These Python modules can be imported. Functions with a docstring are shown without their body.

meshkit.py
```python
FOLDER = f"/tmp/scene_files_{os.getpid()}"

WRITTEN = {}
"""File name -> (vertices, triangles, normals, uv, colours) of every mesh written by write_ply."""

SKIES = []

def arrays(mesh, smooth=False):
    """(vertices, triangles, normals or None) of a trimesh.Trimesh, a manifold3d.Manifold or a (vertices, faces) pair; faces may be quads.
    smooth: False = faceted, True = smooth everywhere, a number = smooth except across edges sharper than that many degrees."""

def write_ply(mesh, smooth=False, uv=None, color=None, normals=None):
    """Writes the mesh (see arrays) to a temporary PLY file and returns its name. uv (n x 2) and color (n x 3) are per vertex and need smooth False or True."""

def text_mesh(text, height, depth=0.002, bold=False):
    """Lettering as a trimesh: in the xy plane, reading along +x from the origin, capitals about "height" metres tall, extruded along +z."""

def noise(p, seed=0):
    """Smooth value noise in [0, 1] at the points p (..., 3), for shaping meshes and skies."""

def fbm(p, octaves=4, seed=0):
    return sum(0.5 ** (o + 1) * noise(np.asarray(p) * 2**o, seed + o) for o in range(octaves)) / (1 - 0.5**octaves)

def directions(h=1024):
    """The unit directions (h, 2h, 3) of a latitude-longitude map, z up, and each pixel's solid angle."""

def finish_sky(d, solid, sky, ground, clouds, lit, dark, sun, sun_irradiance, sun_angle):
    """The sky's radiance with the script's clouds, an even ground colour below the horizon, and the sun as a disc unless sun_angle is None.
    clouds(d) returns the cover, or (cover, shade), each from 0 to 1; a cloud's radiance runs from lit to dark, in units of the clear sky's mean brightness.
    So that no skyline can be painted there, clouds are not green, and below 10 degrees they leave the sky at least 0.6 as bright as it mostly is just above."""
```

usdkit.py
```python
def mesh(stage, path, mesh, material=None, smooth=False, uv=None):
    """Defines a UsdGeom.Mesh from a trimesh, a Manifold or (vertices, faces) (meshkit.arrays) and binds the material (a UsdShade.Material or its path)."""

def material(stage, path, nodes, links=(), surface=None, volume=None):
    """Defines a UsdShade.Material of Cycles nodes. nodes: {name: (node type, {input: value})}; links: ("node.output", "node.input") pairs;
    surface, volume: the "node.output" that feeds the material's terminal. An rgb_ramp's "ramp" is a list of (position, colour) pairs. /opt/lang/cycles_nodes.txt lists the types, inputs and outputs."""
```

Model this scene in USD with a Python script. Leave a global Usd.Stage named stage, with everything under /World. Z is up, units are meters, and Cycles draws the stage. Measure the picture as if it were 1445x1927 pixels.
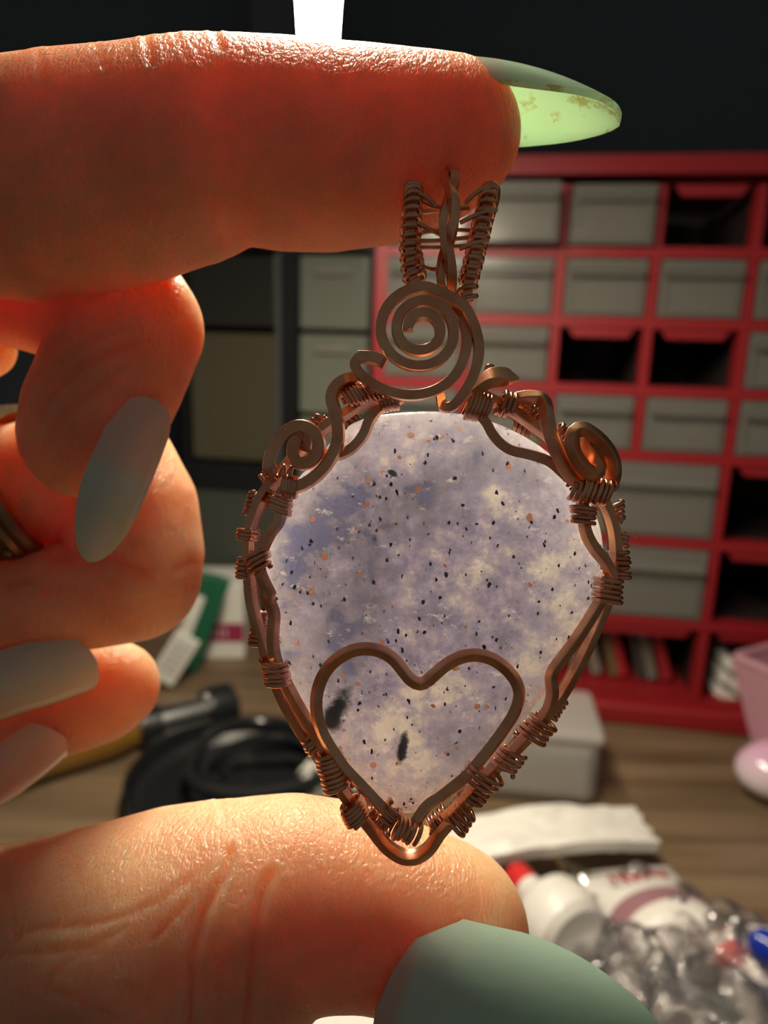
import math, random
import numpy as np, trimesh, usdkit, meshkit
import scipy.sparse as sp
from pxr import Usd, UsdGeom, UsdLux, Gf, Sdf

stage = Usd.Stage.CreateInMemory()
UsdGeom.SetStageUpAxis(stage, UsdGeom.Tokens.z)
UsdGeom.SetStageMetersPerUnit(stage, 1.0)
WORLD = UsdGeom.Xform.Define(stage, '/World')
stage.SetDefaultPrim(WORLD.GetPrim())
UsdGeom.Scope.Define(stage, '/World/Looks')
rng = np.random.default_rng(7)

# ------------------------------------------------------------------ camera
F, W, H = 1390.0, 1445, 1927                     # focal length in pixels
PITCH, ROLL = 0.22387, 0.02953
EYE = np.array([0.0, 0.0, 0.252])
_f0 = np.array([0, math.cos(PITCH), -math.sin(PITCH)]); _u0 = np.array([0, math.sin(PITCH), math.cos(PITCH)]); _r0 = np.array([1.0, 0, 0])
RT = _r0 * math.cos(ROLL) + _u0 * math.sin(ROLL); UP = -_r0 * math.sin(ROLL) + _u0 * math.cos(ROLL); FW = _f0
D0 = 56.0                                        # millimetres from the lens to the pendant
def frame_matrix(pos):
    return Gf.Matrix4d(*RT, 0, *UP, 0, *(-FW), 0, *map(float, pos), 1)
cam = UsdGeom.Camera.Define(stage, '/World/camera')
cam.AddTransformOp().Set(frame_matrix(EYE))
cam.CreateHorizontalApertureAttr(36.0); cam.CreateVerticalApertureAttr(36.0 * H / W)
FOCAL = 36.0 * F / W
cam.CreateFocalLengthAttr(FOCAL)
cam.CreateFStopAttr(FOCAL / 0.85)
cam.CreateFocusDistanceAttr(0.0555)
cam.CreateClippingRangeAttr(Gf.Vec2f(0.005, 50.0))
cam.CreateExposureAttr(0.0)

# ------------------------------------------------------------------ light of the dim room; the desk lamp is built below
dome = UsdLux.DomeLight.Define(stage, '/World/sky')
dome.CreateColorAttr(Gf.Vec3f(1.0, 0.95, 0.90)); dome.CreateIntensityAttr(0.0215)
LAMP_STRENGTH = 140.0

# ------------------------------------------------------------------ helpers
def look(name, nodes, links, surface, volume=None):
    return usdkit.material(stage, '/World/Looks/' + name, nodes, links, surface=surface, volume=volume)
def plain(name, color, rough=0.5, metal=0.0, **kw):
    return look(name, {'p': ('principled_bsdf', dict(base_color=color, roughness=rough, metallic=metal, **kw))}, [], 'p.BSDF')
used = {}
def free(parent, name):
    n = used.get((parent, name), 0); used[(parent, name)] = n + 1
    return name if n == 0 else '%s_%03d' % (name, n)
def tag(prim, label=None, cat=None, group=None, kind=None):
    for k, v in (('label', label), ('category', cat), ('group', group), ('kind', kind)):
        if v: prim.SetCustomDataByKey(k, v)
    return prim
def thing(name, label, cat, pos=(0, 0, 0), rotz=0.0, matrix=None, group=None, kind=None):
    x = UsdGeom.Xform.Define(stage, '/World/' + free('/World', name))
    if matrix is not None: x.AddTransformOp().Set(matrix)
    else:
        x.AddTranslateOp().Set(Gf.Vec3d(*map(float, pos)))
        if rotz: x.AddRotateZOp().Set(math.degrees(rotz))
    return tag(x.GetPrim(), label, cat, group, kind)
def part(parent, name, mesh, mat, smooth=30, label=None, kind=None):
    base = str(parent.GetPath())
    m = usdkit.mesh(stage, base + '/' + free(base, name), mesh, mat, smooth=smooth)
    return tag(m.GetPrim(), label, None, None, kind)
def solo(name, mesh, mat, label, cat=None, kind=None, group=None, smooth=30):
    m = usdkit.mesh(stage, '/World/' + free('/World', name), mesh, mat, smooth=smooth)
    return tag(m.GetPrim(), label, cat, group, kind)

def ray(x, y):
    return RT * ((x - W / 2) / F) + UP * (-(y - H / 2) / F) + FW
def on_z(x, y, z=0.0):                            # the point at height z seen at a pixel
    d = ray(x, y); return EYE + d * ((z - EYE[2]) / d[2])
def at_depth(x, y, d): return EYE + ray(x, y) * d
def loc(x, y, w=0.0):                             # hand and pendant space, millimetres; w towards the lens
    d = D0 - w; return np.array([(x - W / 2) * d / F, -(y - H / 2) * d / F, w])
unit = lambda v: np.asarray(v, float) / np.linalg.norm(v)

def spline(pts, step, closed=False):
    p = np.asarray(pts, float)
    if closed: p = np.vstack([p[-1], p, p[0], p[1]])
    else: p = np.vstack([2 * p[0] - p[1], p, 2 * p[-1] - p[-2]])
    out = []
    for i in range(1, len(p) - 2):
        n = max(2, int(np.linalg.norm(p[i + 1] - p[i]) / step))
        t = np.linspace(0, 1, n, endpoint=False)[:, None]
        a, b, c, d = p[i - 1], p[i], p[i + 1], p[i + 2]
        out.append(0.5 * ((2 * b) + (c - a) * t + (2 * a - 5 * b + 4 * c - d) * t**2 + (3 * b - a - 3 * c + d) * t**3))
    out = np.vstack(out)
    return out if closed else np.vstack([out, p[-2]])
def sweep(path, section, up=(0, 0, 1), twist=None, scale=None, closed=False):
    p = np.asarray(path, float); n = len(p)
    t = (np.roll(p, -1, 0) - np.roll(p, 1, 0)) if closed else np.gradient(p, axis=0)
    t /= np.linalg.norm(t, axis=1, keepdims=True) + 1e-12
    if up is None:                                # parallel transport
        u = np.zeros_like(p); a = np.cross(t[0], [0, 0, 1.0]); a = a if np.linalg.norm(a) > 0.1 else np.cross(t[0], [1.0, 0, 0]); u[0] = unit(a)
        for i in range(1, n): u[i] = unit(u[i - 1] - t[i] * (u[i - 1] @ t[i]))
        s = np.cross(u, t)
    else:
        s = np.cross(np.broadcast_to(np.asarray(up, float), p.shape), t); s /= np.linalg.norm(s, axis=1, keepdims=True) + 1e-9
        u = np.cross(t, s)
    if twist is not None:
        c, q = np.cos(twist)[:, None], np.sin(twist)[:, None]; s, u = s * c + u * q, u * c - s * q
    sec = np.asarray(section, float); m = len(sec)
    k = np.ones(n) if scale is None else np.asarray(scale)
    v = p[:, None] + k[:, None, None] * (sec[None, :, :1] * s[:, None] + sec[None, :, 1:] * u[:, None])
    v = v.reshape(-1, 3)
    i, j = np.meshgrid(np.arange(n if closed else n - 1), np.arange(m), indexing='ij')
    i2 = (i + 1) % n
    q = np.stack([i * m + j, i * m + (j + 1) % m, i2 * m + (j + 1) % m, i2 * m + j], -1).reshape(-1, 4)
    f = np.vstack([q[:, [0, 1, 2]], q[:, [0, 2, 3]]])
    if not closed:
        c0, c1 = len(v), len(v) + 1
        v = np.vstack([v, p[0], p[-1]]); jj = np.arange(m)
        f = np.vstack([f, np.stack([np.full(m, c0), (jj + 1) % m, jj], 1), np.stack([np.full(m, c1), (n - 1) * m + jj, (n - 1) * m + (jj + 1) % m], 1)])
    tm = trimesh.Trimesh(v, f, process=False)
    if tm.volume < 0: tm.invert()
    return tm
def circle(r, n=10): a = np.arange(n) * 2 * np.pi / n; return np.stack([np.cos(a), np.sin(a)], 1) * r
def squarish(a, b, c=0.25, n=3):                  # rounded rectangle, half sizes a and b
    out = []; r = c * min(a, b)
    for k, (sx, sy) in enumerate(((1, 1), (-1, 1), (-1, -1), (1, -1))):
        th = np.linspace(0, np.pi / 2, n) + k * np.pi / 2
        out.append(np.stack([sx * (a - r) + r * np.cos(th), sy * (b - r) + r * np.sin(th)], 1))
    return np.vstack(out)
def box(x0, x1, y0, y1, z0, z1):
    m = trimesh.creation.box([x1 - x0, y1 - y0, z1 - z0]); m.apply_translation([(x0 + x1) / 2, (y0 + y1) / 2, (z0 + z1) / 2]); return m
def rbox(sx, sy, sz, r, seg=3):                   # rounded box centred on the origin
    base = squarish(sx / 2, sy / 2, 1.0, seg + 2) if False else None
    c = trimesh.creation.icosphere(2, r).vertices
    pts = np.vstack([c + np.array([a * (sx / 2 - r), b * (sy / 2 - r), d * (sz / 2 - r)]) for a in (-1, 1) for b in (-1, 1) for d in (-1, 1)])
    return trimesh.convex.convex_hull(pts)
def lathe(profile, n=40):                         # (r, z) pairs turned about z
    p = np.asarray(profile, float); a = np.arange(n) * 2 * np.pi / n
    v = np.stack([p[:, :1] * np.cos(a), p[:, :1] * np.sin(a), np.repeat(p[:, 1:], n, 1)], -1).reshape(-1, 3)
    i, j = np.meshgrid(np.arange(len(p) - 1), np.arange(n), indexing='ij')
    q = np.stack([i * n + j, i * n + (j + 1) % n, (i + 1) * n + (j + 1) % n, (i + 1) * n + j], -1).reshape(-1, 4)
    m = trimesh.Trimesh(v, np.vstack([q[:, [0, 1, 2]], q[:, [0, 2, 3]]]), process=False)
    if m.volume < 0: m.invert()
    return m
def grid_shell(top, bottom):                      # closed shell from two (a, b, 3) grids
    a, b = top.shape[:2]; n = a * b
    v = np.vstack([top.reshape(-1, 3), bottom.reshape(-1, 3)])
    i, j = np.meshgrid(np.arange(a - 1), np.arange(b - 1), indexing='ij')
    q = np.stack([i * b + j, (i + 1) * b + j, (i + 1) * b + j + 1, i * b + j + 1], -1).reshape(-1, 4)
    f = [q, q[:, ::-1] + n]
    rim = np.concatenate([np.arange(b), np.arange(1, a) * b + b - 1, (a - 1) * b + np.arange(b - 2, -1, -1), np.arange(a - 2, 0, -1) * b])
    r2 = np.roll(rim, -1); f.append(np.stack([rim, r2, r2 + n, rim + n], 1))
    f = np.vstack(f); m = trimesh.Trimesh(v, np.vstack([f[:, [0, 1, 2]], f[:, [0, 2, 3]]]), process=False)
    if m.volume < 0: m.invert()
    return m
def aim(mesh, a, b, up=(0, 0, 1)):                # turns +z of a mesh from a towards b
    z = unit(np.asarray(b, float) - a); x = unit(np.cross(up, z)); y = np.cross(z, x)
    M = np.eye(4); M[:3, :3] = np.stack([x, y, z], 1); M[:3, 3] = a
    m = mesh.copy(); m.apply_transform(M); return m
def frame_at(pos, yaw=0, tilt=0, lean=0):         # matrix: yaw about z, then tilt about local x, lean about local y
    Rz = trimesh.transformations.rotation_matrix(yaw, [0, 0, 1]); Rx = trimesh.transformations.rotation_matrix(tilt, [1, 0, 0]); Ry = trimesh.transformations.rotation_matrix(lean, [0, 1, 0])
    M = Rz @ Rx @ Ry; M[:3, 3] = pos
    return Gf.Matrix4d(*M.T.ravel().tolist())
MM = lambda m: trimesh.Trimesh(np.asarray(m.vertices) * 0.001, m.faces, process=False)
cat = trimesh.util.concatenate

# ------------------------------------------------------------------ looks
TC = {'tc': ('texture_coordinate', {})}
def skin_look():
    n = {**TC,
         'big': ('noise_texture', dict(scale=120.0, detail=3.0)),
         'ramp': ('rgb_ramp', {'ramp': [(0.3, (0.58, 0.31, 0.17)), (0.55, (0.67, 0.40, 0.225)), (0.75, (0.73, 0.47, 0.28))]}),
         'warp': ('noise_texture', dict(scale=350.0, detail=2.0)),
         'wv': ('vector_math', dict(math_type='multiply_add', vector2=(0.0012, 0.0012, 0.0012))),
         'map': ('mapping', dict(scale=(2600.0, 1500.0, 2000.0), rotation=(0.0, 0.0, 0.35))),
         'vor': ('voronoi_texture', dict(feature='distance_to_edge', scale=1.0)),
         'vr': ('map_range', dict(from_min=0.0, from_max=0.25, to_min=0.0, to_max=0.45, clamp=True)),
         'vor2': ('voronoi_texture', dict(feature='distance_to_edge', scale=0.42)), 'vr2': ('map_range', dict(from_min=0.0, from_max=0.2, to_min=0.0, to_max=0.5, clamp=True)), 'hs': ('math', dict(math_type='add')), 'map2': ('mapping', dict(scale=(2400.0, 700.0, 1200.0), rotation=(0.0, 0.0, 0.15))),
         'fine': ('noise_texture', dict(scale=1.0, detail=3.0, roughness=0.6)),
         'mixh': ('math', dict(math_type='multiply_add', value2=2.2)),
         'b': ('bump', dict(strength=0.6, distance=0.00015)),
         'p': ('principled_bsdf', dict(roughness=0.42, subsurface_method='random_walk', subsurface_weight=1.0, subsurface_radius=(1.0, 0.42, 0.26), subsurface_scale=0.0015, specular_ior_level=0.5))}
    l = [('tc.object', 'big.vector'), ('big.fac', 'ramp.fac'), ('ramp.color', 'p.base_color'), ('tc.object', 'warp.vector'),
         ('warp.color', 'wv.vector1'), ('tc.object', 'wv.vector3'), ('wv.vector', 'map.vector'), ('map.vector', 'vor.vector'), ('vor.distance', 'vr.value'),
         ('wv.vector', 'map2.vector'), ('map2.vector', 'fine.vector'), ('fine.fac', 'mixh.value1'), ('map.vector', 'vor2.vector'), ('vor2.distance', 'vr2.value'), ('vr.result', 'hs.value1'), ('vr2.result', 'hs.value2'), ('hs.value', 'mixh.value3'), ('mixh.value', 'b.height'), ('b.normal', 'p.normal')]
    return look('skin', n, l, 'p.BSDF')
SKIN = skin_look()
def nail_look(name, base, tip, stops, trans, tfac=0.45, stain=False):   # polish colour runs along the nail from cuticle to tip
    base, tip = np.asarray(base) * 0.001, np.asarray(tip) * 0.001; ax = (tip - base) / ((tip - base) @ (tip - base))
    n = {**TC, 'noi': ('noise_texture', dict(scale=420.0, detail=5.0, roughness=0.7)), 'sub': ('vector_math', dict(math_type='subtract', vector2=tuple(base))), 'dot': ('vector_math', dict(math_type='dot_product', vector2=tuple(ax))),
         'rmp': ('rgb_ramp', {'ramp': stops}), 'nm': ('map_range', dict(from_min=0.54, from_max=0.62, to_min=0.0, to_max=0.75 if stain else 0.12, clamp=True)),
         'st': ('math', dict(math_type='multiply')), 'un': ('map_range', dict(from_min=0.25, from_max=0.05, to_min=0.0 if stain else 1.0, to_max=1.0, clamp=True)), 'sn': ('separate_xyz', {}), 'mx': ('mix', dict(color2=(0.42, 0.33, 0.10) if stain else (0.5, 0.55, 0.5))), 'mxt': ('mix', dict(color1=trans, color2=(0.45, 0.34, 0.08) if stain else trans)),
         'p': ('principled_bsdf', dict(roughness=0.20, coat_weight=0.7, coat_roughness=0.05)), 't': ('translucent_bsdf', {}), 'm': ('mix_closure', dict(fac=tfac)),
         'mp': ('mapping', dict(scale=(300.0, 1500.0, 900.0), rotation=(0, 0, 0.3))), 'fb': ('noise_texture', dict(scale=1.0, detail=3.0)), 'b': ('bump', dict(strength=0.2, distance=0.00008))}
    l = [('tc.object', 'sub.vector1'), ('sub.vector', 'dot.vector1'), ('dot.value', 'rmp.fac'), ('tc.object', 'mp.vector'), ('mp.vector', 'fb.vector'), ('tc.object', 'noi.vector'), ('noi.fac', 'nm.value'), ('tc.normal', 'sn.vector'), ('sn.y', 'un.value'), ('nm.result', 'st.value1'), ('un.result', 'st.value2'), ('st.value', 'mx.fac'), ('st.value', 'mxt.fac'), ('rmp.color', 'mx.color1'),
         ('mx.color', 'p.base_color'), ('mxt.color', 't.color'), ('p.BSDF', 'm.closure1'), ('t.BSDF', 'm.closure2'), ('fb.fac', 'b.height'), ('b.normal', 'p.normal')]
    return look(name, n, l, 'm.closure')
def copper_look(name, a, b, rough):
    n = {**TC, 'noi': ('noise_texture', dict(scale=330.0, detail=4.0)), 'r': ('rgb_ramp', {'ramp': [(0.38, a), (0.62, b)]}),
         'p': ('principled_bsdf', dict(metallic=1.0, roughness=rough)), 'fb': ('noise_texture', dict(scale=2200.0, detail=2.0)), 'b': ('bump', dict(strength=0.25, distance=0.00004))}
    return look(name, n, [('tc.object', 'noi.vector'), ('noi.fac', 'r.fac'), ('r.color', 'p.base_color'), ('tc.object', 'fb.vector'), ('fb.fac', 'b.height'), ('b.normal', 'p.normal')], 'p.BSDF')
COPPER = copper_look('copper_square_wire', (0.84, 0.40, 0.21), (0.99, 0.60, 0.36), 0.33)
COPPER_FINE = copper_look('copper_fine_wire', (0.70, 0.34, 0.20), (0.97, 0.58, 0.38), 0.24)
BRONZE = copper_look('ring_bronze', (0.22, 0.13, 0.07), (0.35, 0.23, 0.13), 0.35)
def stone_look():
    n = {**TC, 'n1': ('noise_texture', dict(scale=210.0, detail=9.0, roughness=0.66)),
         'r1': ('rgb_ramp', {'ramp': [(0.34, (0.025, 0.028, 0.085)), (0.44, (0.075, 0.068, 0.17)), (0.53, (0.165, 0.15, 0.29)), (0.61, (0.30, 0.27, 0.36)), (0.72, (0.66, 0.60, 0.50))]}),
         'rd': ('vector_math', dict(math_type='distance', vector2=tuple(loc(640, 960, 2.0) * 0.001))), 'ga': ('math', dict(math_type='multiply_add', value2=0.18)), 'nc': ('math', dict(math_type='multiply_add', value2=1.2, value3=-0.115 - 0.09)), 'rm': ('map_range', dict(from_min=0.004, from_max=0.023, to_min=-0.045, to_max=0.095)), 'ra': ('math', dict(math_type='add')),
         # white feathery fractures
         'mp': ('mapping', dict(scale=(520.0, 900.0, 700.0), rotation=(0.0, 0.0, 0.9))), 'n2': ('noise_texture', dict(scale=1.0, detail=5.0, roughness=0.7)),
         'r2': ('map_range', dict(from_min=0.60, from_max=0.76, to_min=0.0, to_max=0.55, clamp=True)), 'mx1': ('mix', dict(color2=(0.97, 0.96, 1.0))),
         # dark specks
         'wn': ('noise_texture', dict(scale=2500.0, detail=2.0)), 'wv': ('vector_math', dict(math_type='multiply_add', vector2=(0.00035, 0.00035, 0.00035))),
         'vm1': ('mapping', dict(scale=(2700.0, 1700.0, 2100.0), rotation=(0.5, 0.8, 0.6))), 'vm2': ('mapping', dict(scale=(1080.0, 1080.0, 1080.0), rotation=(0.9, 0.3, 1.2))), 'v1': ('voronoi_texture', dict(scale=1.0)), 's1': ('separate_color', {}), 'k1': ('math', dict(math_type='multiply', value2=0.34)), 'k1p': ('math', dict(math_type='power', value2=3.0)),
         'lt1': ('math', dict(math_type='less_than')), 'mx2': ('mix', dict(color2=(0.035, 0.025, 0.035))),
         # rust flecks
         'v2': ('voronoi_texture', dict(scale=1.0)), 's2': ('separate_color', {}), 'k2p': ('math', dict(math_type='power', value2=5.0)), 'k2': ('math', dict(math_type='multiply', value2=0.32)),
         'lt2': ('math', dict(math_type='less_than')), 'mx3': ('mix', dict(color2=(0.17, 0.03, 0.018))),
         'dk': ('principled_bsdf', dict(base_color=(0.012, 0.012, 0.016), roughness=0.3, coat_weight=0.7, coat_roughness=0.05)), 'mc': ('mix_closure', {}), 'lt1s': ('math', dict(math_type='multiply', value2=0.92)),
         'b': ('bump', dict(strength=0.5, distance=0.00025)), 'n3': ('noise_texture', dict(scale=900.0, detail=4.0)),
         'p': ('principled_bsdf', dict(roughness=0.30, subsurface_method='random_walk', subsurface_weight=1.0, subsurface_radius=(1.05, 1.0, 1.02), subsurface_scale=0.0022, coat_weight=0.7, coat_roughness=0.05))}
    l = [('tc.object', 'n1.vector'), ('n1.fac', 'nc.value1'), ('n3.fac', 'ga.value1'), ('nc.value', 'ga.value3'), ('ga.value', 'ra.value1'), ('tc.object', 'rd.vector1'), ('rd.value', 'rm.value'), ('rm.result', 'ra.value2'), ('ra.value', 'r1.fac'), ('tc.object', 'mp.vector'), ('mp.vector', 'n2.vector'), ('n2.fac', 'r2.value'), ('r2.result', 'mx1.fac'), ('r1.color', 'mx1.color1'),
         ('tc.object', 'wn.vector'), ('wn.color', 'wv.vector1'), ('tc.object', 'wv.vector3'), ('wv.vector', 'vm1.vector'), ('vm1.vector', 'v1.vector'), ('wv.vector', 'vm2.vector'), ('vm2.vector', 'v2.vector'),
         ('v1.color', 's1.color'), ('s1.r', 'k1p.value1'), ('k1p.value', 'k1.value1'), ('v1.distance', 'lt1.value1'), ('k1.value', 'lt1.value2'), ('lt1.value', 'mx2.fac'), ('mx1.color', 'mx2.color1'),
         ('v2.color', 's2.color'), ('s2.r', 'k2p.value1'), ('k2p.value', 'k2.value1'), ('v2.distance', 'lt2.value1'), ('k2.value', 'lt2.value2'), ('lt2.value', 'mx3.fac'), ('mx2.color', 'mx3.color1')]
    last, dark = 'mx3', 'lt1s.value'; l.append(('lt1.value', 'lt1s.value1'))
    for i, (x, y, rx, ry, rot) in enumerate(((630, 1345, 19, 48, 0.5), (757, 1408, 9, 28, 0.2), (738, 890, 11, 6, 0.6))):
        c = loc(x, y, 1.8) * 0.001
        n.update({'sub%d' % i: ('vector_math', dict(math_type='subtract', vector2=tuple(c))), 'mm%d' % i: ('mapping', dict(scale=(1 / (rx * 4e-5), 1 / (ry * 4e-5), 0.0))), 'rr%d' % i: ('vector_rotate', dict(rotate_type='z_axis', angle=rot)),
                  'ln%d' % i: ('vector_math', dict(math_type='length')), 'ad%d' % i: ('math', dict(math_type='multiply_add', value2=1.9)), 'mr%d' % i: ('map_range', dict(from_min=2.2, from_max=1.65, to_min=0.0, to_max=0.92, clamp=True)),
                  'mi%d' % i: ('mix', dict(color2=(0.025, 0.03, 0.045)))})
        l += [('tc.object', 'sub%d.vector1' % i), ('sub%d.vector' % i, 'rr%d.vector' % i), ('rr%d.vector' % i, 'mm%d.vector' % i), ('mm%d.vector' % i, 'ln%d.vector1' % i), ('n2.fac', 'ad%d.value1' % i), ('ln%d.value' % i, 'ad%d.value3' % i),
              ('ad%d.value' % i, 'mr%d.value' % i), ('mr%d.result' % i, 'mi%d.fac' % i), (last + '.color', 'mi%d.color1' % i)]
        last = 'mi%d' % i; n['dx%d' % i] = ('math', dict(math_type='maximum')); l += [(dark, 'dx%d.value1' % i), ('mr%d.result' % i, 'dx%d.value2' % i)]; dark = 'dx%d.value' % i
    l += [(last + '.color', 'p.base_color'), ('tc.object', 'n3.vector'), ('n3.fac', 'b.height'), ('b.normal', 'p.normal')]
    l += [('p.BSDF', 'mc.closure1'), ('dk.BSDF', 'mc.closure2'), (dark, 'mc.fac'), ('b.normal', 'dk.normal')]
    return look('iolite_stone', n, l, 'mc.closure')
STONE = stone_look()
def wood_look():
    n = {'g': ('geometry', {}), 'm': ('mapping', dict(scale=(5.0, 60.0, 30.0), rotation=(0.0, 0.0, 0.12))), 'n': ('noise_texture', dict(scale=1.0, detail=6.0, roughness=0.6)),
         'r': ('rgb_ramp', {'ramp': [(0.3, (0.10, 0.066, 0.036)), (0.5, (0.19, 0.13, 0.075)), (0.7, (0.27, 0.19, 0.115))]}), 'p': ('principled_bsdf', dict(roughness=0.45)),
         'b': ('bump', dict(strength=0.2, distance=0.0005))}
    return look('walnut_desk', n, [('g.position', 'm.vector'), ('m.vector', 'n.vector'), ('n.fac', 'r.fac'), ('r.color', 'p.base_color'), ('n.fac', 'b.height'), ('b.normal', 'p.normal')], 'p.BSDF')
WOOD = wood_look()
def clear_look(name, col, solid, rough=0.15):
    return look(name, {'t': ('transparent_bsdf', dict(color=tuple(min(1, 0.6 + 0.5 * c) for c in col))), 'p': ('principled_bsdf', dict(base_color=col, roughness=rough)), 'm': ('mix_closure', dict(fac=solid))},
                [('t.BSDF', 'm.closure1'), ('p.BSDF', 'm.closure2')], 'm.closure')
RED = plain('red_plastic', (0.31, 0.013, 0.019), 0.45)
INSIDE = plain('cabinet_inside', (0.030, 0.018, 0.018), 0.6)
FROST = clear_look('drawer_plastic', (0.31, 0.31, 0.28), 0.46, 0.2)
SMOKE = clear_look('smoked_plastic', (0.20, 0.21, 0.17), 0.75, 0.25)
BOXCLEAR = clear_look('box_plastic', (0.62, 0.60, 0.57), 0.45, 0.25)
FILM = look('plastic_film', {**TC, 't': ('transparent_bsdf', dict(color=(0.97, 0.96, 0.96))), 'p': ('principled_bsdf', dict(base_color=(0.62, 0.55, 0.54), roughness=0.4)), 'g': ('glossy_bsdf', dict(color=(1.0, 1.0, 1.0), roughness=0.09)), 'm': ('mix_closure', dict(fac=0.10)), 'm2': ('mix_closure', dict(fac=0.055)),
    'v': ('noise_texture', dict(scale=80.0, detail=2.0)), 'b': ('bump', dict(strength=0.5, distance=0.002))},
    [('t.BSDF', 'm.closure1'), ('p.BSDF', 'm.closure2'), ('tc.object', 'v.vector'), ('v.fac', 'b.height'), ('b.normal', 'g.normal'), ('m.closure', 'm2.closure1'), ('g.BSDF', 'm2.closure2')], 'm2.closure')
SMOKE = clear_look('smoked_plastic', (0.20, 0.21, 0.17), 0.75, 0.25)
BOXCLEAR = clear_look('box_plastic', (0.62, 0.60, 0.57), 0.45, 0.25)
FILM = look('plastic_film', {**TC, 't': ('transparent_bsdf', dict(color=(0.97, 0.96, 0.96))), 'p': ('principled_bsdf', dict(base_color=(0.62, 0.56, 0.55), roughness=0.3)), 'g': ('glossy_bsdf', dict(color=(1.0, 1.0, 1.0), roughness=0.10)), 'f': ('fresnel', dict(IOR=1.22)), 'm': ('mix_closure', dict(fac=0.12)), 'm2': ('mix_closure', {}),
    'v': ('noise_texture', dict(scale=95.0, detail=3.0)), 'b': ('bump', dict(strength=0.8, distance=0.0035))},
    [('t.BSDF', 'm.closure1'), ('p.BSDF', 'm.closure2'), ('tc.object', 'v.vector'), ('v.fac', 'b.height'), ('b.normal', 'p.normal'), ('b.normal', 'g.normal'), ('f.fac', 'm2.fac'), ('m.closure', 'm2.closure1'), ('g.BSDF', 'm2.closure2')], 'm2.closure')
SMOKE = clear_look('smoked_plastic', (0.20, 0.21, 0.17), 0.75, 0.25)
BOXCLEAR = clear_look('box_plastic', (0.62, 0.60, 0.57), 0.45, 0.25)
FILM = look('plastic_film', {**TC, 't': ('transparent_bsdf', dict(color=(0.97, 0.96, 0.96))), 'p': ('principled_bsdf', dict(base_color=(0.75, 0.72, 0.72), roughness=0.05, specular_ior_level=1.0)), 'g': ('glossy_bsdf', dict(color=(1.0, 1.0, 1.0), roughness=0.04)), 'f': ('fresnel', dict(IOR=1.5)), 'm': ('mix_closure', dict(fac=0.09)), 'm2': ('mix_closure', {}),
    'v': ('voronoi_texture', dict(scale=110.0, feature='distance_to_edge')), 'b': ('bump', dict(strength=1.0, distance=0.004))},
    [('t.BSDF', 'm.closure1'), ('p.BSDF', 'm.closure2'), ('tc.object', 'v.vector'), ('v.distance', 'b.height'), ('b.normal', 'p.normal'), ('b.normal', 'g.normal'), ('b.normal', 'f.normal') if False else ('b.normal', 'g.normal'), ('f.fac', 'm2.fac'), ('m.closure', 'm2.closure1'), ('g.BSDF', 'm2.closure2')], 'm2.closure')
BLACK = plain('black_plastic', (0.012, 0.013, 0.015), 0.35)
WALLM = plain('dark_wall', (0.05, 0.065, 0.08), 0.8)
FLOORM = plain('dark_floor', (0.05, 0.045, 0.04), 0.7)
WHITE = plain('white_plastic', (0.80, 0.79, 0.75), 0.35)
PAPER = plain('white_paper', (0.80, 0.80, 0.74), 0.7)
REDCAP = plain('red_cap', (0.65, 0.03, 0.03), 0.35)
GREEN = plain('green_card', (0.01, 0.12, 0.06), 0.5)
MAGENTA = plain('magenta_print', (0.34, 0.03, 0.09), 0.5)
PINKPRINT = plain('pale_print', (0.62, 0.45, 0.47), 0.5)
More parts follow.
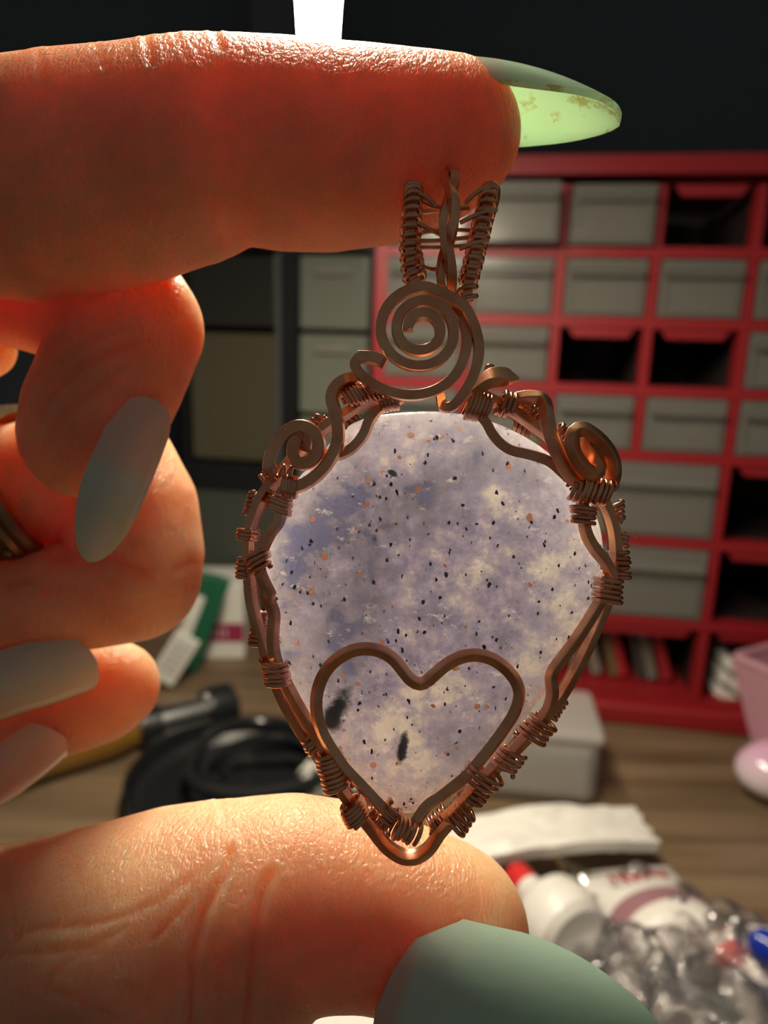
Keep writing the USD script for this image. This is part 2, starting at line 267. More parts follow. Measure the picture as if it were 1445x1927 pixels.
INK = plain('dark_print', (0.06, 0.06, 0.06), 0.6)
REDINK = plain('red_print', (0.42, 0.03, 0.04), 0.5)
PURPLE = plain('mauve_print', (0.33, 0.17, 0.20), 0.4)
AMBER = plain('amber_handle', (0.20, 0.10, 0.015), 0.3)
STEEL = plain('steel', (0.55, 0.55, 0.53), 0.25, 1.0)
BRASS = plain('brass', (0.75, 0.52, 0.22), 0.3, 1.0)
BLUE = plain('blue_plastic', (0.005, 0.03, 0.35), 0.15)
CORAL = plain('coral_label', (0.75, 0.13, 0.12), 0.4)
PINK = look('pink_plastic', {'t': ('translucent_bsdf', dict(color=(0.85, 0.45, 0.60))), 'p': ('principled_bsdf', dict(base_color=(0.80, 0.48, 0.58), roughness=0.2)), 'm': ('mix_closure', dict(fac=0.65))}, [('t.BSDF', 'm.closure1'), ('p.BSDF', 'm.closure2')], 'm.closure')
PEARL = look('pink_pearl', {'g': ('texture_coordinate', {}), 's': ('separate_xyz', {}), 'mr': ('map_range', dict(from_min=0.012, from_max=0.032, to_min=0.0, to_max=1.0, clamp=True)), 'mx': ('mix', dict(color1=(0.90, 0.86, 0.90), color2=(0.84, 0.50, 0.74))), 'p': ('principled_bsdf', dict(roughness=0.12, coat_weight=1.0))},
             [('g.object', 's.vector'), ('s.z', 'mr.value'), ('mr.result', 'mx.fac'), ('mx.color', 'p.base_color')], 'p.BSDF')
GLOW = look('led_diffuser', {'e': ('emission', dict(color=(1.0, 0.86, 0.66), strength=LAMP_STRENGTH))}, [], 'e.emission')
ALU = plain('lamp_grey', (0.10, 0.10, 0.11), 0.4, 0.6)

# ------------------------------------------------------------------ the setting: desk, wall, floor
floor = solo('floor', box(-2.2, 2.2, -1.2, 1.4, -0.78, -0.74), FLOORM, 'dark floor under the desk', kind='structure')
solo('wall_back', box(-2.2, 2.2, 0.86, 0.92, -0.78, 1.6), WALLM, 'dark blue-black wall behind the desk', kind='structure')
solo('trim_1', box(-0.150, -0.105, 0.845, 0.86, 0.0, 1.4), plain('trim_dark', (0.09, 0.10, 0.12), 0.7), 'slightly lighter upright strip on the dark wall beside the lamp', kind='structure')
desk = thing('desk', 'dark brown wood-grained desk under all the clutter', 'desk')
part(desk, 'desktop', box(-1.0, 1.0, -0.25, 0.84, -0.03, 0.0), WOOD)
for x in (-0.94, 0.94):
    for y in (-0.19, 0.78): part(desk, 'leg', box(x - 0.03, x + 0.03, y - 0.03, y + 0.03, -0.74, -0.03), BLACK)

# ------------------------------------------------------------------ desk lamp: a long light bar running away over the hand
def lamp():
    b = at_depth(599, 105, 0.32); a = at_depth(601, -420, 0.143); a = a + (a - b) * 0.36
    t = thing('desk_lamp', 'desk lamp whose bright white light bar hangs behind the index finger', 'lamp')
    d = unit(b - a); L = np.linalg.norm(b - a); hw = 0.0074
    x = unit(np.cross(d, [0, 0, 1])); z = np.cross(x, d)
    M = np.eye(4); M[:3, :3] = np.stack([x, d, z], 1); M[:3, 3] = a
    g = rbox(2 * hw, L, 0.003, 0.0014); g.apply_translation([0, L / 2, 0]); g.apply_transform(M)
    part(t, 'light_bar', g, GLOW)
    h = rbox(2 * hw - 0.0004, L + 0.012, 0.012, 0.004); h.apply_translation([0, L / 2, 0.0072]); h.apply_transform(M)
    part(t, 'lamp_head', h, ALU)
    e = a + d * (L + 0.004) + z * 0.007
    base = at_depth(-450, 330, 0.40); base[2] = 0
    post = spline([e, at_depth(560, 140, 0.335), at_depth(400, 210, 0.35), at_depth(100, 270, 0.362), at_depth(-330, 300, 0.395), base + [0, 0, 0.24], base + [0, 0, 0.12], base + [0, 0, 0.01]], 0.006)
    part(t, 'arm', sweep(post, circle(0.004, 12), up=None), ALU)
    f = lathe([(0, 0), (0.055, 0), (0.06, 0.004), (0.06, 0.012), (0.052, 0.018), (0, 0.018)]); f.apply_translation(base)
    part(t, 'base', f, ALU)
lamp()

# ------------------------------------------------------------------ red parts cabinet
YAW = 0.15808; CW, CH, CB, CD = 0.057, 0.04201, 0.05654, 0.135
CAB0 = EYE + np.array([0.04983, 0.49616, 0.05944])
zs = [CH, 0, -CH, -2 * CH, -3 * CH, -3 * CH - CB, -3 * CH - 2 * CB, -3 * CH - 3 * CB]
ZB = -CAB0[2]                                      # the desk in cabinet space
def to_cab(x, y, z): return CAB0 + np.array([math.cos(-YAW) * x - math.sin(-YAW) * y, math.sin(-YAW) * x + math.cos(-YAW) * y, z])
def cabinet():
    t = thing('parts_cabinet', 'red small-parts cabinet with rows of clear drawers and empty slots', 'cabinet', CAB0, -YAW)
    x0, x1 = -CW, 5 * CW; th = 0.0028; top = CH + 0.014
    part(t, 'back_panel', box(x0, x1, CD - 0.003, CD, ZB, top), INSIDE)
    for x in (x0, x1): part(t, 'side_panel', box(x - 0.004, x + 0.004, 0, CD - 0.003, ZB, top), RED)
    part(t, 'top_panel', box(x0 + 0.004, x1 - 0.004, 0, CD - 0.003, CH + 0.003, top), RED)
    for k, z in enumerate(zs[1:-1]):
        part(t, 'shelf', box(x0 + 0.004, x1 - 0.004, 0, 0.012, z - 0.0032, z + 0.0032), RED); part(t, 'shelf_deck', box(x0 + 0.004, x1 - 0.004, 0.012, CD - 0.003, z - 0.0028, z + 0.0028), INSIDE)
    lip = box(x0 + 0.004, x1 - 0.004, 0, CD - 0.003, zs[-1] - 0.003, zs[-1] + 0.003)
    part(t, 'shelf', lip, RED)
    part(t, 'plinth', rbox(x1 - x0, 0.02, 0.016, 0.004).apply_translation([(x0 + x1) / 2, -0.001, zs[-1] - 0.0085]), RED)
    for r in range(7):
        cols = range(0, 5) if r < 4 else (1, 3)
        for c in cols:
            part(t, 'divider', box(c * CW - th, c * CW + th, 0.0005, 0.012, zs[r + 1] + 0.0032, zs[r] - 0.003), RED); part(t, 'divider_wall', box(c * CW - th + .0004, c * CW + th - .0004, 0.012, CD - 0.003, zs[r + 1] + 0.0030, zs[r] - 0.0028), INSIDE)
    empty = {(0, 2), (0, 3), (2, 1), (2, 2), (4, 3), (5, 3), (6, 1), (6, -1), (6, 3), (1, 4), (3, 4)}
    for r in range(7):
        big = r >= 4; n = 6 if not big else 3; w = CW if not big else 2 * CW
        for k in range(n):
            c = -1 + k * (2 if big else 1); xa, xb = c * CW + th + 0.0012, c * CW + w - th - 0.0012; za, zb = zs[r + 1] + 0.0040, zs[r] - 0.0040
            if (r, c) in empty:
                xm0, xm1 = xa + 0.003, xb - 0.003
                poly = [(xm0, zb + 0.001), (xm0 + 0.005, zb - 0.0055), (xm1 - 0.005, zb - 0.0055), (xm1, zb + 0.001)]
                from shapely.geometry import Polygon
                m = trimesh.creation.extrude_polygon(Polygon(poly), 0.002, engine='earcut'); m.apply_transform(trimesh.transformations.rotation_matrix(math.pi / 2, [1, 0, 0])); m.apply_translation([0, 0.004, 0])
                part(t, 'stop_tab', m, RED)
                continue
            out = 0.016 if (r, c) == (0, 0) else (0.007 if (r, c) in ((0, 1), (0, -1)) else 0.0)
            dr = 0.0015; hh = zb - za; yf = -out + 0.001
            back = 0.10
            f = box(xa, xb, yf, yf + dr, za, zb)
            d = part(t, 'drawer', cat([f, box(xa, xb, yf + dr, back - out, za, za + dr), box(xa, xa + dr, yf + dr, back - out, za + dr, zb - 0.004), box(xb - dr, xb, yf + dr, back - out, za + dr, zb - 0.004), box(xa + dr, xb - dr, back - out - dr, back - out, za + dr, zb - 0.004)]), FROST)
            zl = zb - hh * 0.30
            pr = [(0, 0), (0, 0.0045), (-0.0072, 0.0015), (-0.0072, 0.0)]
            v = np.array([(x, yf + p[0], zl + p[1]) for x in (xa + 0.002, xb - 0.002) for p in pr])
            base = str(d.GetPath()); usdkit.mesh(stage, base + '/handle', trimesh.convex.convex_hull(v), FROST, smooth=30)
            usdkit.mesh(stage, base + '/label_frame', cat([box(xa + 0.003, xb - 0.003, yf - 0.0012, yf, za + 0.002, za + 0.0034), box(xa + 0.003, xa + 0.0044, yf - 0.0012, yf, za + 0.0034, zl - 0.001), box(xb - 0.0044, xb - 0.003, yf - 0.0012, yf, za + 0.0034, zl - 0.001)]), FROST, smooth=30)
cabinet()
# what lies in the open compartments at the bottom, and in two drawers
strip_specs = [(-0.25, 0.33, (0.10, 0.10, 0.09)), (0.08, 0.34, (0.10, 0.11, 0.10)), (0.62, 0.30, (0.20, 0.20, 0.17)), (1.05, 0.36, (0.24, 0.23, 0.19)), (1.45, 0.42, (0.17, 0.13, 0.06)), (1.62, 0.70, (0.42, 0.02, 0.03)), (2.05, 0.62, (0.05, 0.05, 0.05)), (2.25, 0.62, (0.19, 0.19, 0.15)), (2.56, 0.74, (0.36, 0.02, 0.03))]
words = ['slate grey strip at the hidden end of the open bottom compartment', 'dull grey strip beside the slate one in the bottom compartment', 'pale grey strip in the middle of the open bottom compartment', 'greyish white strip before the brown one in the bottom compartment', 'thin brown strip touching a red strip in the bottom compartment', 'bright red strip leaning mid compartment beside the brown strip', 'black strip leaning between the red and olive ones', 'olive grey strip leaning between black strip and dark red strip', 'dark red strip leaning on the right divider of the bottom compartment']
for (c, hgt, col), lab in zip(strip_specs, words):
    L = 0.052 * hgt / 0.62
    m = rbox(0.008, 0.045, L, 0.0012); m.apply_translation([0, 0, L / 2])
    lean = -0.30
    x = 1 * CW + 0.008 + (c + 0.25) * 0.0325
    p = to_cab(x, 0.045, zs[-1] + 0.0035 + 0.0015)
    o = thing('plastic_strip', lab, 'strip', matrix=frame_at(p, -YAW, 0, lean), group=None)
    part(o, 'strip_body', m, plain('strip_%d' % round(c * 100 + 25), col, 0.5))
for k in range(3):
    o = thing('white_card', ['lowest white card leaning in the bottom right open compartment', 'middle white card leaning in the bottom right open compartment', 'topmost white card leaning in the bottom right open compartment'][k], 'card', matrix=frame_at(to_cab(3 * CW + 0.012 + 0.002 * k, 0.02, zs[-1] + 0.005 + 0.0105 * k), -YAW, 0, 0.55))
    part(o, 'card_body', rbox(0.05, 0.05, 0.007, 0.0015).apply_translation([0.026, 0.012, 0.004]), PAPER)
def nugget(pos, s, seed):
    m = trimesh.creation.icosphere(3, 1.0); v = m.vertices * (0.7 + 0.6 * meshkit.fbm(m.vertices * 1.5 + 5, 3, seed))[:, None] * s
    return trimesh.Trimesh(v + pos, m.faces, process=False)
solo('brass_nugget', nugget(to_cab(1.25 * CW, 0.012, 0.0135), [0.009, 0.006, 0.008], 1), BRASS, 'small golden lump in the clear drawer of the top row', 'nugget')
solo('brass_nugget', nugget(to_cab(2.72 * CW, 0.012, zs[4] + 0.017), [0.008, 0.006, 0.007], 2), BRASS, 'small golden lump in a clear drawer of the fourth row', 'nugget')

# ------------------------------------------------------------------ black drawer unit left of the red cabinet
def black_unit():
    p = at_depth(700, 1000, 0.62); base = np.array([p[0], p[1], 0.0])
    t = thing('drawer_unit', 'black framed drawer unit with smoky grey drawers left of the red cabinet', 'cabinet', base, -YAW)
    s = 0.62 / F; X = lambda px: (px - 700) * s
    top = 0.33
    part(t, 'frame', cat([box(X(330), X(690), 0.15, 0.155, 0, top), box(X(330), X(342), 0, 0.15, 0, top), box(X(686), X(690), 0, 0.15, 0, top), box(X(342), X(686), 0, 0.15, top - 0.008, top), box(X(342), X(686), 0, 0.15, 0, 0.01)]), BLACK)
    part(t, 'post', box(X(528), X(556), -0.004, 0.15, 0.0, top), BLACK)
    part(t, 'post_trim', box(X(517), X(527), -0.006, 0.0, 0.01, top - .01), plain('post_trim', (0.09, 0.10, 0.10), .4))
    for z0, z1 in ((0.262, 0.318), (0.195, 0.258), (0.125, 0.191), (0.055, 0.121)):
        f = rbox(X(684) - X(558), 0.006, z1 - z0, 0.002); f.apply_translation([(X(684) + X(558)) / 2, 0.002, (z0 + z1) / 2])
        d = part(t, 'drawer', f, plain('grey_drawer_%d' % int(z0 * 1000), (0.24, 0.26, 0.22), 0.25))
        usdkit.mesh(stage, str(d.GetPath()) + '/handle', rbox(0.03, 0.006, 0.006, 0.002).apply_translation([(X(684) + X(558)) / 2, -0.003, z1 - 0.012]), plain('grey_handle_%d' % int(z0 * 1000), (0.3, 0.3, 0.27), 0.3), smooth=30)
    for z0, z1, c in ((0.262, 0.318, (0.03, 0.03, 0.025)), (0.152, 0.257, (0.10, 0.09, 0.055)), (0.02, 0.128, (0.075, 0.085, 0.07))):
        f = rbox(X(514) - X(346), 0.006, z1 - z0, 0.002); f.apply_translation([(X(514) + X(346)) / 2, 0.004, (z0 + z1) / 2])
        part(t, 'drawer', f, plain('olive_drawer_%d' % int(z0 * 1000), c, 0.3))
    part(t, 'rail', box(X(342), X(516), -0.004, 0.02, 0.128, 0.150), BLACK)
black_unit()

# ------------------------------------------------------------------ cartons, tools and clutter on the desk
YZ = lambda x, y, z=0.0: on_z(x, y, z)
def strokes(w, h, n, seed, d=0.0004):             # a row of unreadable small strokes, flat print
    r = random.Random(seed); out = []
    for i in range(n):
        x = -w / 2 + w * (i + 0.5) / n
        out.append(box(x - w / n * 0.18, x + w / n * 0.18, -d, 0, -h / 2, h / 2 * r.uniform(0.6, 1)))
        if r.random() < 0.7: zz = r.choice((-0.45, 0, 0.4)) * h; out.append(box(x - w / n * 0.18, x + w / n * 0.42, -d, 0, zz - h * 0.09, zz + h * 0.09))
    return cat(out)
def cartons():
    p = YZ(408, 1240); s = np.linalg.norm(p - EYE) / F * 0.93
    t = thing('medicine_carton', 'white carton with a magenta band standing behind the ring finger', 'box', p, 0.06)
    w, h = 106 * s, 150 * s
    part(t, 'carton_body', rbox(w, 0.05, h, 0.0012).apply_translation([0, 0.025, h / 2]), PAPER)
    part(t, 'printed_band', box(-w / 2 + 0.0004, w / 2 - 0.0004, -0.0006, 0.0, h * 0.24, h * 0.49), MAGENTA)
    part(t, 'lettering', strokes(w * 0.55, h * 0.14, 5, 3).apply_translation([-w * 0.05, -0.0007, h * 0.365]), PINKPRINT, kind='stuff')
    q = YZ(352, 1258)
    t = thing('green_edged_carton', 'slanted green and white carton leaning beside the magenta banded one', 'box', matrix=frame_at(q + np.array([0.0, -0.010, 0.006]), 0.06, 0, 0.36))
    part(t, 'carton_body', rbox(0.013, 0.009, 0.078, 0.001).apply_translation([0.004, 0, 0.039]), GREEN)
    part(t, 'white_panel', rbox(0.010, 0.010, 0.076, 0.001).apply_translation([-0.0075, 0.0004, 0.039]), PAPER)
    part(t, 'green_flap', rbox(0.011, 0.011, 0.016, 0.001).apply_translation([-0.007, 0.0002, 0.069]), GREEN)
    t = thing('printed_card', 'small white card of fine dark print leaning right of the little finger', 'card', matrix=frame_at(YZ(308, 1292) + np.array([0, -0.006, 0.008]), 0.1, 0, 0.55))
    part(t, 'card_body', rbox(0.019, 0.004, 0.040, 0.0008).apply_translation([0, 0, 0.02]), PAPER)
    for k in range(5): part(t, 'print_line', strokes(0.013, 0.0022, 6, 40 + k, 0.0003).apply_translation([0, -0.0021, 0.010 + 0.0055 * k]), INK, kind='stuff')
cartons()
def tools():
    rad = 0.0125
    a, b, c, d = YZ(-60, 1478, rad), YZ(258, 1372, rad), YZ(300, 1362, rad), YZ(385, 1338, rad)
    e = YZ(438, 1322, rad)
    t = thing('bench_tool', 'tool with amber handle, black collar and steel barrel behind the fingers', 'tool')
    L = np.linalg.norm(b - a)
    part(t, 'handle', aim(lathe([(0, 0), (rad * .7, 0.0), (rad * .95, 0.006), (rad * .85, L * .4), (rad, L * .8), (rad * .8, L), (0, L)]), a, b), AMBER)
    L = np.linalg.norm(c - b); part(t, 'collar', aim(lathe([(0, 0), (rad * 1.0, 0), (rad * 1.05, 0.002), (rad * 1.0, L), (0, L)]), b, c), BLACK)
    L = np.linalg.norm(d - c); part(t, 'barrel', aim(lathe([(0, 0), (rad * .8, 0), (rad * .8, L), (0, L)]), c, d), STEEL)
    L = np.linalg.norm(e - d); part(t, 'head', aim(lathe([(0, 0), (rad * 1.05, 0), (rad * 1.15, 0.003), (rad * 1.15, L - .002), (rad * .9, L), (0, L)]), d, e), BLACK)
    stud = trimesh.creation.icosphere(3, 0.003); stud.apply_translation(d + (e - d) * .15 + np.array([0, -0.006, rad * 0.98])); part(t, 'rivet', stud, STEEL)
    for (x0, y0, x1, y1), lab in (((285, 1412, 384, 1382), 'shorter bright steel rod lying below the black tool head'), ((384, 1386, 462, 1358), 'thin steel rod lying just right of the brighter rod')):
        p, q = YZ(x0, y0, 0.004), YZ(x1, y1, 0.004); L = np.linalg.norm(q - p)
        o = thing('steel_rod', lab, 'rod'); part(o, 'shaft', aim(lathe([(0, 0), (0.003, 0), (0.004, 0.001), (0.004, L - .001), (0.003, L), (0, L)], 16), p, q), STEEL)
    c = YZ(455, 1500); R = 0.062
    t = thing('round_tray', 'black round tray on the desk behind the thumb', 'tray', c)
    part(t, 'dish', lathe([(0, 0), (R * .9, 0), (R, 0.006), (R * 1.02, 0.016), (R * .98, 0.017), (R * .94, 0.008), (R * .86, 0.004), (0, 0.004)], 64), BLACK)
    for k in range(3):
        th = np.linspace(0, 2 * np.pi * 1.6, 90); rr = 0.022 + 0.010 * k + 0.003 * np.sin(3 * th + k)
        pth = np.stack([rr * np.cos(th + k) + 0.012, rr * np.sin(th + k) * 0.9 + 0.008, 0.0088 + 0.0065 * k + 0.0012 * np.sin(2 * th)], 1) + c
        o = solo('black_cable', sweep(pth, circle(0.0032, 10), up=None), plain('cable_%d' % k, (0.015, 0.016, 0.018), 0.2), ['lowest coil of glossy black cable in the round tray', 'middle coil of glossy black cable in the round tray', 'uppermost coil of glossy black cable in the round tray'][k], 'cable')
tools()
def crumple(w, h, amp, thick, seed, nx=44, ny=32, curl=None, edge=None):
    u, v = np.meshgrid(np.linspace(-1, 1, nx), np.linspace(-1, 1, ny), indexing='ij')
    x, y = u * w / 2, v * h / 2
    q = np.stack([u * 2.2 + seed, v * 2.2, np.zeros_like(u)], -1)
    z = amp * (np.abs(meshkit.fbm(q, 4, seed) - 0.5) * 3.0)
    if edge is not None: x = x * (1 + edge * (meshkit.fbm(q * 1.7 + 9, 2, seed + 3) - .5)); y = y * (1 + edge * (meshkit.fbm(q * 1.7 + 17, 2, seed + 5) - .5))
    if curl is not None: z = z + curl(u, v)
    topg = np.stack([x, y, z + thick], -1); botg = np.stack([x, y, z], -1)
    return grid_shell(topg, botg)
def clutter():
    # frosted clear box
    p = YZ(1000, 1520); t = thing('clear_box', 'frosted clear plastic box standing below the red cabinet', 'box', p + np.array([0, 0.03, 0]), -0.12)
    w, d, h = 0.080, 0.055, 0.042
    import manifold3d as m3
    def man(m): return m3.Manifold(m3.Mesh(np.asarray(m.vertices, np.float32), np.asarray(m.faces, np.uint32)))
    o = man(rbox(w, d, h, 0.009).apply_translation([0, 0, h / 2])) - man(rbox(w - .004, d - .004, h, 0.008).apply_translation([0, 0, h / 2 + .003]))
    part(t, 'box_body', o, BOXCLEAR)
    rim = spline([(w / 2 - .004, d / 2 - .004, h - .006), (-w / 2 + .004, d / 2 - .004, h - .006), (-w / 2 + .004, -d / 2 + .004, h - .006), (w / 2 - .004, -d / 2 + .004, h - .006)], 0.004)
    lid = rbox(w + .002, d + .002, 0.008, 0.0038).apply_translation([0, 0, h + 0.001]); part(t, 'lid', lid, BOXCLEAR)
    # folded white plastic bag on top of a low heap
    a, b = YZ(830, 1618, 0.018), YZ(1222, 1572, 0.018); L = np.linalg.norm(b - a)
    m = crumple(L, 0.026, 0.003, 0.007, 3, curl=lambda u, v: 0.007 * (1 - u**2) - 0.002 * v, edge=0.16)
    m = m.subdivide()
    dd = unit(b - a); yaw = math.atan2(dd[1], dd[0])
    t = thing('white_bag', 'folded white plastic bag lying right of the thumb tip', 'bag', matrix=frame_at((a + b) / 2 + np.array([0, 0.008, -0.006]), yaw, 0.22, 0)); part(t, 'bag_body', m, plain('white_bag', (0.84, 0.83, 0.78), 0.4))
    # white bottle, red cap towards the thumb
    r = 0.0175; a, b = YZ(936, 1610, r), YZ(1085, 1768, r); L = np.linalg.norm(b - a)
    t = thing('white_bottle', 'white plastic bottle with red cap lying beside the thumbnail', 'bottle')
    part(t, 'bottle_body', aim(lathe([(0, 0.022), (0.006, 0.022), (0.007, 0.028), (r * .9, 0.036), (r, 0.044), (r, L - .009), (r * .93, L - .003), (r * .75, L), (0, L - .001)]), a, b), WHITE)
    part(t, 'cap', aim(lathe([(0, 0.013), (0.0055, 0.013), (0.0065, 0.015), (0.0065, 0.023), (0, 0.023)]), a, b), REDCAP)
    # tube of glue, flat crimped end away from the lens
    a, b = YZ(1165, 1640, 0.006), YZ(1300, 1795, 0.016); L = np.linalg.norm(b - a); dd = (b - a) / L
    x = unit(np.cross(dd, [0, 0, 1])); z = np.cross(x, dd)
    n = 40; s = np.linspace(0, 1, 30); th = np.linspace(0, 2 * np.pi, n, endpoint=False)
    wv = 0.026 - 0.006 * s; hv = 0.0016 + 0.013 * np.sin(np.clip(s * 1.25, 0, 1) * np.pi / 2) ** 1.2
    fall = np.where(s > 0.88, np.sqrt(np.clip(1 - ((s - .88) / .12) ** 2, 0.06, 1)), 1)
    V = a + s[:, None, None] * L * dd + (wv * fall)[:, None, None] * np.cos(th)[None, :, None] * x + (hv * fall)[:, None, None] * np.sin(th)[None, :, None] * z
    def tube_part(i0, i1, grow=0.0):
        cen = (a + s[:, None, None] * L * dd); P = cen + (V - cen) * (1 + grow)
        vv = np.vstack([P[i0:i1].reshape(-1, 3), cen[i0].reshape(1, 3), cen[i1 - 1].reshape(1, 3)]); k = i1 - i0
        i, j = np.meshgrid(np.arange(k - 1), np.arange(n), indexing='ij'); q = np.stack([i * n + j, i * n + (j + 1) % n, (i + 1) * n + (j + 1) % n, (i + 1) * n + j], -1).reshape(-1, 4); jj = np.arange(n)
        f = np.vstack([q[:, [0, 1, 2]], q[:, [0, 2, 3]], np.stack([np.full(n, k * n), (jj + 1) % n, jj], 1), np.stack([np.full(n, k * n + 1), (k - 1) * n + jj, (k - 1) * n + (jj + 1) % n], 1)])
        m = trimesh.Trimesh(vv, f, process=False)
        if m.volume < 0: m.invert()
        return m
    t = thing('glue_tube', 'white squeeze tube with red lettering and mauve band inside the clear bag', 'tube')
    part(t, 'tube_body', tube_part(0, 30), WHITE); part(t, 'printed_band', tube_part(17, 23, 0.012), PURPLE)
    part(t, 'crimp_print', tube_part(1, 5, 0.015), plain('crimp_grey', (0.42, 0.42, 0.42), .5))
    for k, (ss, wd, nn) in enumerate(((0.30, 0.030, 7), (0.40, 0.014, 3))):
        g = strokes(wd, 0.0065, nn, 11 + k); i = int(ss * 29); M = np.eye(4); M[:3, :3] = np.stack([-x, -z, -dd], 1) if False else np.stack([x, -z, dd], 1); M[:3, 3] = a + ss * L * dd + z * (hv[i] + 0.0006) + x * (0.004 * k); g.apply_transform(M)
        part(t, 'lettering', g, REDINK, kind='stuff')
    tip = aim(lathe([(0.0, 0), (0.006, 0), (0.0062, 0.010), (0.004, 0.014), (0, 0.014)], 20), b - dd * 0.002, b + dd); part(t, 'cap', tip, plain('smoky_cap', (0.25, 0.24, 0.23), .2))
    # things in the bag
    p = YZ(1378, 1800, 0.022); solo('red_bead', rbox(0.013, 0.010, 0.008, 0.003).apply_transform(trimesh.transformations.rotation_matrix(0.5, [0, 0, 1])).apply_translation(p), CORAL, 'coral red block under the clear bag beside the blue cap', 'bead')
    a, b = YZ(1408, 1764, 0.034), YZ(1500, 1810, 0.034); L = np.linalg.norm(b - a)
    t = thing('blue_pen', 'glossy blue pen end at the lower right edge', 'pen'); part(t, 'pen_body', aim(lathe([(0, 0), (0.003, 0.0006), (0.0055, 0.003), (0.0065, 0.008), (0.0065, L), (0, L)]), a, b), BLUE)
    p = YZ(1340, 1850, 0.004); solo('dark_pouch', rbox(0.045, 0.032, 0.010, 0.004).apply_transform(trimesh.transformations.rotation_matrix(-0.6, [0, 0, 1])).apply_translation(p + np.array([0, 0, .002])), plain('slate', (0.05, 0.065, 0.07), .3), 'dark slate pouch under the crumpled clear bag', 'pouch')
    p = YZ(1440, 1900, 0.0); t = thing('white_jar', 'white jar lid at the bottom right corner', 'jar', p); part(t, 'jar_body', lathe([(0, 0), (0.019, 0), (0.020, 0.002), (0.020, 0.020), (0.018, 0.023), (0, 0.0225)]), WHITE)
    # crumpled clear bag over them
    m = crumple(0.105, 0.080, 0.012, 0.0004, 8, 60, 48, curl=lambda u, v: 0.016 * (1 - u**2) * (1 - v**2), edge=0.2)
    t = thing('clear_bag', 'crumpled clear zip bag with bright glints at the lower right', 'bag', matrix=frame_at(YZ(1350, 1885, 0.0) + np.array([0, 0.0, 0.010]), -0.75, 0, 0)); part(t, 'film', m, FILM)
    # second crumpled bag, brownish, nearer the thumb nail
    m = crumple(0.075, 0.075, 0.012, 0.0004, 5, 40, 40, edge=0.3)
    t = thing('small_clear_bag', 'small crumpled clear bag beside the thumbnail tip', 'bag', matrix=frame_at(YZ(1175, 1850, 0.0) + np.array([0, 0, 0.003]), 0.3, 0, 0)); part(t, 'film', m, FILM)
    # loose wires and brass findings
    for k in range(9):
        a = YZ(1045 + 9 * k, 1612 + 5 * k, 0.004 + 0.002 * (k % 3)); b = YZ(1085 + 8 * k, 1725 - 6 * k, 0.003 + 0.002 * (k % 2)); mid = (a + b) / 2 + np.array([0.004 * math.sin(k * 2.1), 0, 0.004])
        solo('loose_wire', sweep(spline([a, mid, b], 0.003), circle(0.0011, 8), up=None), BRASS if k % 3 == 0 else STEEL, 'loose cut wire in the heap between bottle and glue tube', 'wire', group='loose wires between bottle and glue tube')
    for k in range(5):
        p = YZ(1108 + 9 * (k % 3), 1722 + 12 * (k // 2), 0.003); th = np.linspace(0, 2 * np.pi, 25)[:-1]
        ring = np.stack([0.004 * np.cos(th), 0.004 * np.sin(th) * math.cos(k), 0.004 * np.sin(th) * math.sin(k) + .0015], 1) + p
        solo('jump_ring', sweep(ring, circle(0.0008, 8), up=None, closed=True), BRASS, 'brass jump ring in the heap beside the white bottle base', 'ring', group='brass jump rings beside the bottle')
    # sheet of white paper under the thumb, scrap behind the pendant tip
    p = YZ(640, 1965, 0.06); m = crumple(0.075, 0.05, 0.002, 0.0006, 12, 30, 20, edge=.1)
    m = crumple(0.062, 0.06, 0.003, 0.0006, 12, 30, 20, edge=.1)
    t = thing('paper_sheet', 'white paper sheet just under the thumb at the bottom edge', 'paper', matrix=frame_at(YZ(625, 1990, 0.0) + np.array([0, 0, 0.0008]), 0.12, 0, 0)); part(t, 'sheet', m, PAPER)
    p = YZ(640, 1500, 0.0); m = crumple(0.045, 0.03, 0.012, 0.001, 15, 24, 20, curl=lambda u, v: 0.012 * (1 - u * u), edge=.3)
    t = thing('tissue_scrap', 'pale tissue scrap behind the lower left edge of the pendant', 'tissue', matrix=frame_at(p + np.array([0, 0, 0.0005]), 0.3, 0, 0)); part(t, 'scrap', m, PAPER)
    # pink cup and pearly egg at the right edge
    p = YZ(1440, 1420, 0.0); p = p + (at_depth(1440, 1300, 0.40) - p) * 0
    d = 0.0; t = thing('pink_box', 'pink translucent angular cup at the right edge before the cabinet', 'cup', YZ(1545, 1478, 0.0), 0.5)
    w0, w1, h = 0.024, 0.042, 0.075
    def frust(a, b, z0, z1): return trimesh.convex.convex_hull(np.array([(sx * k, sy * k, z) for k, z in ((a, z0), (b, z1)) for sx in (-1, 1) for sy in (-1, 1)]))
    o = man(frust(w0, w1, 0, h)) - man(frust(w0 - .002, w1 - .002, 0.003, h + .0001)); part(t, 'cup_body', o, PINK)
    q = np.stack([squarish(w1 - .001, w1 - .001, .1, 2)[:, 0], squarish(w1 - .001, w1 - .001, .1, 2)[:, 1], np.full(8, h)], 1); part(t, 'rim', sweep(q, circle(0.0022, 8), up=(0, 0, 1), closed=True), PINK)
    p = YZ(1455, 1500, 0.028)
    t = thing('pearly_egg', 'pink and white pearly egg at the right edge', 'egg', YZ(1462, 1502, 0.0)); v = trimesh.creation.icosphere(4, 1.0); vv = v.vertices * np.array([0.026, 0.020, 0.017]); part(t, 'shell', trimesh.Trimesh(vv + [0, 0, 0.018], v.faces, process=False), PEARL, smooth=True)
clutter()

